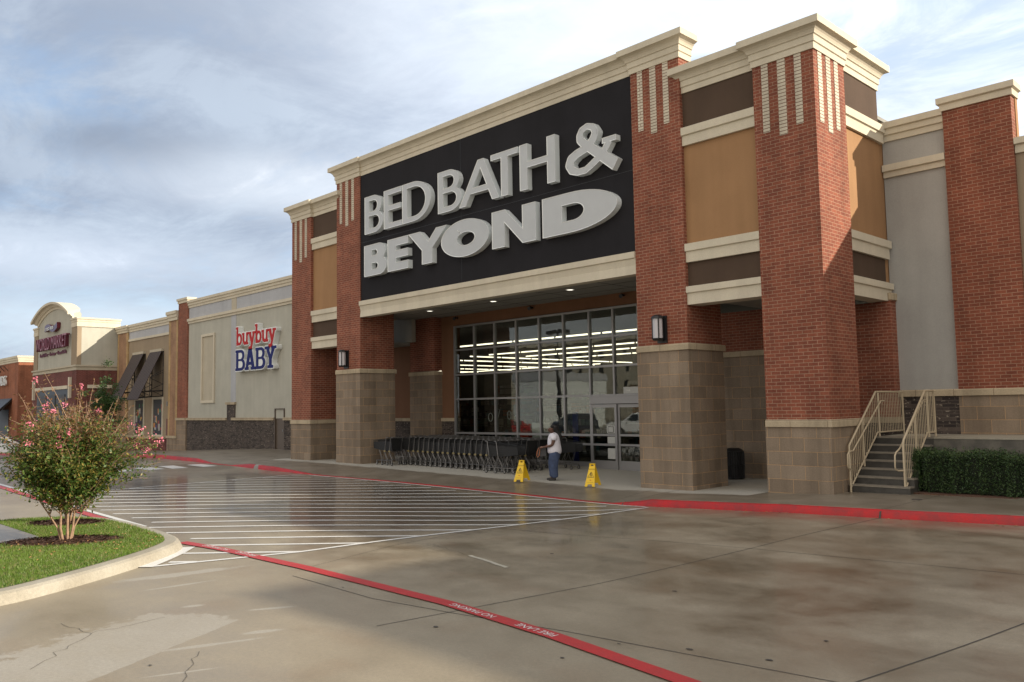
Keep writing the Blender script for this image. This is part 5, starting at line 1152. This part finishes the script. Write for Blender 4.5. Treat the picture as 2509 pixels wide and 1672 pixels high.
tag(b.build('island_kerb'), 'pale concrete kerb round the planting island', kind='structure')
def insetp(p, d):
    o = []
    for i in range(len(p)):
        a = p[max(i-1, 0)]; c_ = p[min(i+1, len(p)-1)]; dx_, dy_ = c_[0]-a[0], c_[1]-a[1]; l_ = hypot(dx_, dy_); o.append((p[i][0]-dy_/l_*d, p[i][1]+dx_/l_*d))
    return o
gi = insetp(tp, .27)
def inside(x, y, p):
    c_ = False; j = len(p)-1
    for i in range(len(p)):
        if (p[i][1] > y) != (p[j][1] > y) and x < (p[j][0]-p[i][0])*(y-p[i][1])/(p[j][1]-p[i][1])+p[i][0]: c_ = not c_
        j = i
    return c_
walkp = [(-24, 4.30), (-18.9, 4.24), (-16.35, 4.28), (-15.95, 3.80), (-16.0, 3.45), (-17, 1.0), (-24, 1.0)]
b = MB(); b.add([(x, y, .006) for x, y in gi], [tuple(range(len(gi)))], M['turf']); tag(b.build('lawn_ground'), 'turf of the planting island', kind='structure')
b = MB(); q = [(-19.7, 4.25), (-18.9, 4.24), (-16.35, 4.28), (-15.95, 3.80), (-16.0, 3.45), (-17, 1.0), (-19.7, 1.0)]; b.add([(x, y, .016) for x, y in q], [tuple(range(len(q)))], M['walk']); tag(b.build('footpath'), 'concrete footpath crossing the island', kind='structure')
MUL = [(-15.55, 4.42, .98, .58, .9), (-18.05, 5.18, .80, .50, .6)]
def inmul(x, y, g=1):
    for cx, cy, rx, ry, a in MUL:
        u, v = (x-cx)*cos(a)+(y-cy)*sin(a), -(x-cx)*sin(a)+(y-cy)*cos(a)
        if (u/rx)**2+(v/ry)**2 < g: return True
    return False
r = random.Random(5); b = MB(); vs, fs = [], []
cnt = 0
while cnt < 92000:
    x, y = r.uniform(-20, -10.2), (r.uniform(1.6, 6.2) if cnt < 58000 else r.uniform(-5.5, 1.6))
    if not inside(x, y, gi) or inside(x, y, walkp) or inmul(x, y, r.uniform(.75, 1.05)): continue
    a = r.uniform(0, pi); w = r.uniform(.004, .008); h = r.uniform(.022, .05); lx, ly = r.uniform(-.02, .02), r.uniform(-.02, .02); k = len(vs)
    vs += [(x-cos(a)*w, y-sin(a)*w, .004), (x+cos(a)*w, y+sin(a)*w, .004), (x+lx, y+ly, .006+h)]; fs.append((k, k+1, k+2)); cnt += 1
b.v = vs; b.f = fs; b.mats = [M['grass']]; b.m = [0]*len(fs); b.smooth = [False]*len(fs)
tag(b.build('grass', fix=False), 'short bright green lawn grass on the island', 'grass', kind='stuff')
for i, (cx, cy, rx, ry, a) in enumerate(MUL):
    b = MB(); n = 36; ring = [(cx+(rx*cos(t_)*cos(a)-ry*sin(t_)*sin(a))*(1+.06*sin(5*t_+i)), cy+(rx*cos(t_)*sin(a)+ry*sin(t_)*cos(a))*(1+.06*sin(5*t_+i)), .012) for t_ in [2*pi*k/n for k in range(n)]]
    b.add(ring+[(cx, cy, .06)], [(k, (k+1) % n, n) for k in range(n)], M['mulch'])
    for _ in range(1500):
        t_ = r.uniform(0, 2*pi); q = sqrt(r.random()); u, v = rx*q*cos(t_), ry*q*sin(t_); x, y = cx+u*cos(a)-v*sin(a), cy+u*sin(a)+v*cos(a); z = .012+.048*(1-q)+r.uniform(0, .015); s = r.uniform(.012, .04); w = s*.35; aa = r.uniform(0, pi); tt = r.uniform(-.4, .4)
        c_, d_ = cos(aa), sin(aa); b.add([(x-c_*s-d_*w, y-d_*s+c_*w, z), (x+c_*s-d_*w, y+d_*s+c_*w, z+tt*s), (x+c_*s+d_*w, y+d_*s-c_*w, z+tt*s+.006), (x-c_*s+d_*w, y-d_*s-c_*w, z+.006)], [(0, 1, 2, 3)], M['mulch'])
    tag(b.build('mulch', loc=(cx, cy, 0), fix=False), ['dark bark mulch bed around the nearer crape myrtle', 'dark bark mulch bed around the farther crape myrtle'][i], 'mulch', kind='stuff')
b = MB()
for _ in range(170):
    if _ < 130:
        x, y = (r.gauss(-14.9, 1.0), r.gauss(4.4, .8))
        if not inside(x, y, gi): continue
        z = .035
    else: x = r.uniform(-13, -3.5); y = kerby(x)-.12-abs(r.gauss(0, .08)); z = lotz(x, y)+.008
    s = r.uniform(.015, .032); a = r.uniform(0, pi); c_, d_ = cos(a), sin(a)
    b.add([(x-c_*s, y-d_*s, z), (x+d_*s*.6, y-c_*s*.6, z+.012), (x+c_*s, y+d_*s, z+.004), (x-d_*s*.6, y+c_*s*.6, z+.014)], [(0, 1, 2, 3)], M['dleaf'])
tag(b.build('fallen_leaves', fix=False), 'scattered brown fallen leaves on the lawn and along the red kerb', 'leaves', kind='stuff')
b = MB()
for x, y, s in ((-7.0, 5.6, .03), (-5.3, 5.7, .02), (-3.9, 6.9, .03), (-3.8, 7.8, .022), (-5.2, 6.4, .018), (-7.9, 3.0, .018), (-9.4, 6.0, .018), (-6.1, 8.6, .03), (-9, 9.5, .035), (-4.6, 6.7, .03)):
    n = 9; z = lotz(x, y)+.007; b.add([(x+s*(.6+.5*r.random())*cos(2*pi*k/n)*1.3, y+s*(.5+.5*r.random())*sin(2*pi*k/n), z) for k in range(n)], [tuple(range(n))], M['joint'])
tag(b.build('debris', fix=False), 'small dark scraps of leaf litter on the wet lot', 'debris', kind='stuff')

def leafquad(vs, fs, p, d, up, s, w):
    k = len(vs); sd = d.cross(up); 
    if sd.length < 1e-4: sd = Vector((1, 0, 0))
    sd.normalize(); vs += [p, p+d*s*.45+sd*w, p+d*s, p+d*s*.45-sd*w]; fs.append((k, k+1, k+2, k+3))
def crape(loc, seed, label, nsh, rad, zc, hmax, stems, sprig=True):
    r = random.Random(seed); x, y, z = loc; t = thing('crape_myrtle', label, 'tree', loc, 'crape myrtles on the island')
    b = MB(); tips = []
    for (dx_, dy_, bend) in stems:
        p = Vector((x+dx_*.07, y+dy_*.07, z)); pts = [p.copy()]; rs = [r.uniform(.013, .026)]
        for i in range(6):
            f = (i+1)/6; p = Vector((x+dx_*(.08+.46*f**1.5*bend)+r.uniform(-.02, .02), y+dy_*(.08+.46*f**1.5*bend)+r.uniform(-.02, .02), z+1.35*f)); pts.append(p); rs.append(rs[0]*(1-.62*f))
            if i >= 1:
                for _ in range(3): tips.append((p.copy(), rs[-1]))
        b.tube(pts, rs, M['bark'], 7)
    tk = b.build('trunk', t, loc=loc)
    lv, lf = [], []; tw = MB(); blossoms = []
    for i in range(nsh):
        p0, r_ = r.choice(tips)
        th_ = r.uniform(0, 2*pi); el_ = r.uniform(-.35, 1.35); d = Vector((cos(th_)*cos(el_), sin(th_)*cos(el_), sin(el_)*.9+.05)).normalized()
        zz = r.uniform(-1, 1); cc_ = Vector((x, y, z+zc))
        end = cc_+Vector((cos(th_)*rad[0], sin(th_)*rad[0], 0))*sqrt(1-zz*zz*.75)*r.uniform(.30, 1.0)**.6+Vector((0, 0, zz*rad[1]*r.uniform(.6, 1)))
        # keep the underside flared like a vase
        lump = .80+.16*sin(3*th_+seed)+.14*sin(5*th_+2*seed+zz*3); end.x = x+(end.x-x)*lump; end.y = y+(end.y-y)*lump
        hd = hypot(end.x-x, end.y-y); end.z = max(end.z, z+.72+.28*max(0, .7-hd)+.05*r.random())
        up_ = r.random() < .17
        if up_: end.z += r.uniform(.1, hmax)*max(0, 1-hd/rad[0]*.5); end.x += r.uniform(-.12, .12)
        a = p0.lerp(end, .35)+Vector((0, 0, -.05)); n = 7
        cp = [p0, a, p0.lerp(end, .7)+Vector((0, 0, .03)), end]
        if i % 9 == 0 or up_: tw.tube(cp, [.008, .006, .0045, .002], M['bark'], 4, caps=False, smooth=True)
        for k in range(34):
            f = .3+.7*k/34; q = cp[1].lerp(cp[2], (f-.33)/.34) if f < .67 else cp[2].lerp(cp[3], (f-.67)/.33)
            dd = Vector((r.gauss(0, 1), r.gauss(0, 1), r.gauss(0, .7))).normalized(); q = q+dd*r.uniform(0, .045); up = Vector((r.gauss(0, .6), r.gauss(0, .6), 1)).normalized()
            leafquad(lv, lf, q, dd, up, r.uniform(.045, .078), r.uniform(.012, .021))
        if end.z > z+zc+.1 or (hd > rad[0]*.82 and r.random() < .4): blossoms.append(end)
    tw.build('branches', t, loc=loc)
    b = MB(); b.v = [tuple(v) for v in lv]; b.f = lf; b.mats = [M['leaf']]; b.m = [0]*len(lf); b.smooth = [False]*len(lf); b.build('crown', t, loc=loc, fix=False)
    r.shuffle(blossoms)
    return t, blossoms, r
def bloom(t, p, r, s=1.0):
    v, f = [], []
    for _ in range(24):
        o_ = Vector((r.gauss(0, .03*s), r.gauss(0, .03*s), r.gauss(0, .04*s))); d = Vector((r.gauss(0, 1), r.gauss(0, 1), r.gauss(0, 1))).normalized(); leafquad(v, f, Vector(p)+o_, d, Vector((r.gauss(0, 1), r.gauss(0, 1), 1)), .028, .012)
    b = MB(); b.v = [tuple(q) for q in v]; b.f = f; b.mats = [M['pink']]; b.m = [0]*len(f); b.smooth = [False]*len(f); b.build('blossom', t, loc=p, fix=False)
t1, bl, r1 = crape((-15.42, 4.44, .02), 11, 'nearer crape myrtle with many bare stems, green and reddish leaves and a few pink blossoms', 820, (1.42, .84), 1.46, .85,
                   [(.5, .6, .8), (.1, -.8, .8), (-.3, .5, .5), (.2, .2, .4), (-.4, .1, .35), (.05, 1.1, 1.5), (-.1, -1.2, 1.5)])
for p in bl[:18]: bloom(t1, p, r1, .75)
for p in ((-14.95, 5.62, 1.72), (-14.93, 5.70, 1.60), (-14.90, 5.55, 1.50), (-14.88, 5.78, 1.66), (-14.92, 5.46, 1.85)): bloom(t1, p, r1, 1.1)
b = MB(); lv, lf = [], []
for e_ in ((-14.92, 5.72, 1.62), (-14.98, 5.52, 1.84), (-14.86, 5.78, 1.28), (-15.0, 5.6, 1.0)):
    p0 = Vector((-15.25, 4.9, 1.15)); e_ = Vector(e_); b.tube([p0, p0.lerp(e_, .6)+Vector((0, 0, -.03)), e_], [.008, .005, .003], M['bark'], 5)
    for k in range(60):
        q = p0.lerp(e_, .2+.8*k/60); dd = Vector((r1.gauss(0, 1), r1.gauss(0, 1), r1.gauss(0, .7))).normalized(); leafquad(lv, lf, q+dd*.03, dd, Vector((r1.gauss(0, .5), 0, 1)), .05, .014)
b.add(lv, lf, M['leaf']); b.build('side_branch', t1, loc=(-15.25, 4.9, 1.15), fix=False)
t2, bl, r2 = crape((-18.0, 5.22, .02), 29, 'farther crape myrtle mostly hidden behind the nearer one', 420, (.95, .68), 1.5, .7, [(-.8, -.3, .8), (.5, .8, .9), (.2, -.7, .8), (-.2, .5, .5), (.7, 0, .6)])
for p in bl[:10]: bloom(t2, p, r2, .8)
for p in ((-17.55, 6.2, 1.9), (-17.6, 6.35, 1.75), (-17.5, 6.45, 1.35), (-17.5, 6.3, 1.5)): bloom(t2, p, r2, 1.2)

def leafy(name, parent, pts, mat, s0, s1, r):
    v, f = [], []
    for p in pts:
        d = Vector((r.gauss(0, 1), r.gauss(0, 1), r.gauss(0, .8))).normalized(); leafquad(v, f, Vector(p), d, Vector((r.gauss(0, .8), r.gauss(0, .8), 1)).normalized(), r.uniform(s0, s1), r.uniform(s0, s1)*.3)
    b = MB(); b.v = [tuple(q) for q in v]; b.f = f; b.mats = [mat]; b.m = [0]*len(f); b.smooth = [False]*len(f)
    return b.build(name, parent, loc=parent.location if parent is not None else None, fix=False)
# far street tree by the awnings
t = thing('street_tree', 'small green leafy tree in front of the maroon brick wall beside the awnings', 'tree', (-48, 15.6, -.3)); r = random.Random(4)
b = MB(); b.tube([(-48, 15.6, -.35), (-48.02, 15.62, .8), (-47.98, 15.6, 1.6), (-48, 15.6, 3.2)], [.09, .07, .06, .02], M['bark2'], 8)
for k in range(9): a = k*2.4; b.tube([(-48, 15.6, 1.2+k*.2), (-48+.7*cos(a), 15.6+.7*sin(a), 1.9+k*.2)], [.035, .012], M['bark2'], 5)
b.build('trunk', t)
pts = []
cl = [Vector((-48+r.gauss(0, .42), 15.6+r.gauss(0, .42), 2.7+r.gauss(0, .62))) for _ in range(46)]
for c_ in cl:
    for _ in range(110): pts.append(c_+Vector((r.gauss(0, .13), r.gauss(0, .13), r.gauss(0, .1))))
leafy('crown', t, pts, M['ftree'], .07, .13, r)
# hedge
t = thing('hedge', 'clipped dark green hedge along the pavement at the right edge', 'hedge', (-3, 19.6, .1), None); r = random.Random(9)
b = MB(); b.box(-7.05, 19.42, .12, 6, 20.1, .88, M['hcore']); hd_ = b.build('branches', t)  # solid core box, coloured near-black for the shade between the leaves
pts = []
for _ in range(52000):
    u = r.random(); x = r.uniform(-7.22, 1.5); bulge = .06*sin(x*5.1)+.05*sin(x*11.3+1)
    if u < .55: pts.append((x, 19.28+bulge*.8+r.uniform(-.01, .17)+.05*sin(x*23), r.uniform(.12, .97)))
    elif u < .9: pts.append((x, r.uniform(19.28, 20.2), .95+bulge*.5+r.uniform(-.12, .05)))
    else: pts.append((-7.2+r.uniform(-.03, .12), r.uniform(19.3, 20.2), r.uniform(.15, .97)))
for _ in range(240):
    x = r.uniform(-7.2, 1.5); y = r.uniform(19.3, 19.9)
    for k in range(5): pts.append((x+r.gauss(0, .01), y+r.gauss(0, .01), .98+k*.022))
leafy('leaves', t, pts, M['hedge'], .028, .05, r)
b = MB(); b.box(-7.3, 19.02, .0, 7, 20.38, .105, M['mulch']); tag(b.build('planting_bed'), 'dark mulched planting bed under the hedge', kind='structure')

# ------------------------------------------------------------------ cars
def car(loc, rz, paint_, label, suv=True, group=None):
    t = thing('parked_car', label, 'car', (0, 0, 0), group); L_, Wd, Hh = (4.7, .93, 1.72) if suv else (4.6, .9, 1.45)
    prof = [(-.5, .32), (-.5, .62), (-.485, .98), (-.44, 1.04), (-.40, 1.50), (-.36, 1.66), (-.1, 1.72), (.10, 1.66), (.24, 1.12), (.44, 1.0), (.49, .85), (.5, .55), (.49, .3)] if suv else \
           [(-.5, .32), (-.5, .62), (-.49, .92), (-.38, 1.0), (-.26, 1.33), (-.15, 1.42), (.02, 1.42), (.10, 1.36), (.24, .98), (.44, .86), (.49, .74), (.5, .5), (.49, .3)]
    wa = [-.31, .31]
    pf = [(x*L_, z) for x, z in prof]
    low = []
    for w in (.31, -.31):
        low += [(w*L_+.38*cos(a), .33+.38*sin(a)) for a in arange(0.05, pi-.05, (pi-.1)/8)]
    poly = pf+low
    b = MB(); n = len(poly); 
    tp_ = lambda z: 1 if z < 1.02 else 1-.20*(z-1.02)/.7
    va = [(x, -Wd*tp_(z), z) for x, z in poly]; vb = [(x, Wd*tp_(z), z) for x, z in poly]
    f_ = geometry.tessellate_polygon([[Vector((x, z, 0)) for x, z in poly]])
    b.add(va+vb, [tuple(q) for q in f_]+[tuple(i+n for i in q[::-1]) for q in f_]+[(i, (i+1) % n, n+(i+1) % n, n+i) for i in range(n)], paint_)
    bo = b.build('body'); bo.parent = t
    bv = bo.modifiers.new('b', 'BEVEL'); bv.width = .04; bv.segments = 2; bv.limit_method = 'ANGLE'; bv.angle_limit = .6
    zt = 1.58 if suv else 1.34; xr = (-.40, .15) if suv else (-.27, .10)
    b = MB()
    for s in (-1, 1):
        y1, y2 = s*(Wd+.004), s*(Wd*tp_(zt)+.006)
        xs_ = [xr[0]*L_-.0, -.14*L_, .02*L_, xr[1]*L_+.25]
        for i in range(3):
            x0, x1 = xs_[i]+.03, xs_[i+1]-.03; s0 = .12 if i == 0 else 0; s1 = -.42 if i == 2 else 0
            b.add([(x0, y1, 1.06 if suv else .98), (x1, y1, 1.06 if suv else .98), (x1+s1, y2, zt), (x0+s0, y2, zt)], [(0, 1, 2, 3)], M['cglass'])
    w_ = Wd*.86
    p1, p2 = ((.235*L_, 1.14), (.112*L_, 1.62)) if suv else ((.232*L_, 1.0), (.11*L_, 1.33)); b.add([(p1[0]+.015, -w_, p1[1]), (p1[0]+.015, w_, p1[1]), (p2[0]+.015, w_*.87, p2[1]), (p2[0]+.015, -w_*.87, p2[1])], [(0, 1, 2, 3)], M['cglass'])
    p1, p2 = ((-.438*L_, 1.08), (-.403*L_, 1.5)) if suv else ((-.37*L_, 1.02), (-.268*L_, 1.31)); b.add([(p1[0]-.02, -w_, p1[1]), (p1[0]-.02, w_, p1[1]), (p2[0]-.02, w_*.87, p2[1]), (p2[0]-.02, -w_*.87, p2[1])], [(0, 1, 2, 3)], M['cglass'])
    b.build('windows', fix=False).parent = t
    for w in wa:
        for s in (-1, 1):
            b = MB(); b.cyl((w*L_, s*(Wd-.10)-.11, .33), .33, .22, M['rubber'], 24, axis='y'); b.cyl((w*L_, s*(Wd-.10)-.115, .33), .2, .23, M['steel'], 16, axis='y'); b.build('wheel').parent = t
    for s in (-1, 1):
        b = MB(); b.box(.455*L_, s*.62-.14, .68, .502*L_, s*.62+.14, .80, M['ledge']); b.build('headlight').parent = t
        b = MB(); b.box(-.503*L_, s*.72-.1, .82, -.48*L_, s*.72+.1, 1.02, M['redp']); b.build('tail_light').parent = t
        b = MB(); b.box(.16*L_, s*(Wd+.1)-.06, 1.0, .19*L_, s*(Wd+.1)+.06, 1.14, paint_); b.build('mirror').parent = t
    t.location = loc; t.rotation_euler = (0, 0, rz); return t
M['cglass'] = plain('car_glass', (.015, .018, .02), .06, spec=.8)
M['carw'] = plain('white_car_paint', (.72, .72, .74), .25, coat=.8); M['card'] = plain('dark_car_paint', (.03, .035, .05), .25, coat=.8); M['carr'] = plain('red_car_paint', (.3, .02, .02), .25, coat=.8)
car((-63.5, 14.2, lotz(-63.5, 14.2)), 1.2, M['carw'], 'white car parked far left behind the crape myrtle foliage', False)
car((-37.0, -4.2, lotz(-37, -4)), 2.5, M['carw'], 'white sport utility vehicle across the lane, mirrored in the sliding door glass')
car((-47.0, -8.5, lotz(-47, -8)), 1.5, M['card'], 'dark sport utility vehicle across the lot, mirrored low in the storefront glass')
car((-56.0, -9.0, lotz(-56, -9)), 1.5, M['carr'], 'red car across the lot, mirrored low in the storefront glass', False)

# things across the lot, seen mirrored in the storefront glass
ht = thing('hotel_building', 'pale four-storey hotel across the lot, mirrored in the upper glass panes', 'building', (-150, -112, 0))
bx('wall', ht, (-178, -125, -3, -118, -112, 17.5, 'putty')); bx('roof', ht, (-179, -126, 17.5, -117, -111, 18.2, 'cream'))
for z in (3.5, 7.2, 10.9, 14.4):
    for i in range(15): bx('window', ht, (-175+3.7*i, -112.1, z-.8, -173.6+3.7*i, -111.9, z+.8, 'black')) if True else None
sp = thing('lamp_post', 'tall dark parking lot lamp post mirrored in the storefront glass', 'lamp post', (-51.2, -11, -.2))
b = MB(); b.tube([(-51.2, -11, -.4), (-51.2, -11, 8.8)], [.16, .1], M['black'], 10); b.build('pole', sp)
for s in (-1, 1): b = MB(); b.box(-51.2+s*.3, -11.25, 8.6, -51.2+s*1.2, -10.75, 8.95, M['black']); b.build('lamp_head', sp)
wb = thing('warehouse_store', 'white and blue banded store across the lot, mirrored in the storefront glass', 'building', (-90, -46, 0))
bx('wall', wb, (-92, -60, -2, -86, -45, 5.9, 'whites')); bx('fascia', wb, (-92.2, -60.2, 5.9, -85.8, -44.8, 7.2, 'greyblue'))
wc = thing('strip_mall_building', 'tan strip mall across the lot, mirrored in the storefront glass', 'building', (-60, -66, 0))
bx('wall', wc, (-84, -74, -2, -30, -64, 5.2, 'khaki')); bx('cornice', wc, (-84.3, -74.3, 5.2, -29.7, -63.7, 5.9, 'cream')); bx('wall', wc, (-66, -73, 5.9, -54, -63.5, 8, 'putty')); bx('sign_fascia', wc, (-64, -63.45, 4.3, -58, -63.4, 4.9, 'redp'))
for i in range(9): bx('window', wc, (-82+5.8*i, -63.99, -.3, -78+5.8*i, -63.9, 2.8, 'black'))

# fire lane lettering (reads from the building side)
def lane_text(body, x, y, ang=0):
    M4 = Matrix.Translation((x, y, lotz(x, y)+.0155)) @ Matrix.Rotation(pi+ang, 4, 'Z')
    o = text('lane_lettering', body, .135, M['wpaint'], M4, None, sx=1.0, align='LEFT'); tag(o, 'white stencilled words on the red fire lane line', kind='structure')
lane_text('FIRE LANE', -5.80, 6.21, -.09); lane_text('NO PARKING', -6.80, 6.30, -.09)
lane_text('FIRE LANE', -12.4, 6.37, .03); lane_text('NO PARKING', -13.3, 6.33, .06)
bpy.context.view_layer.update()
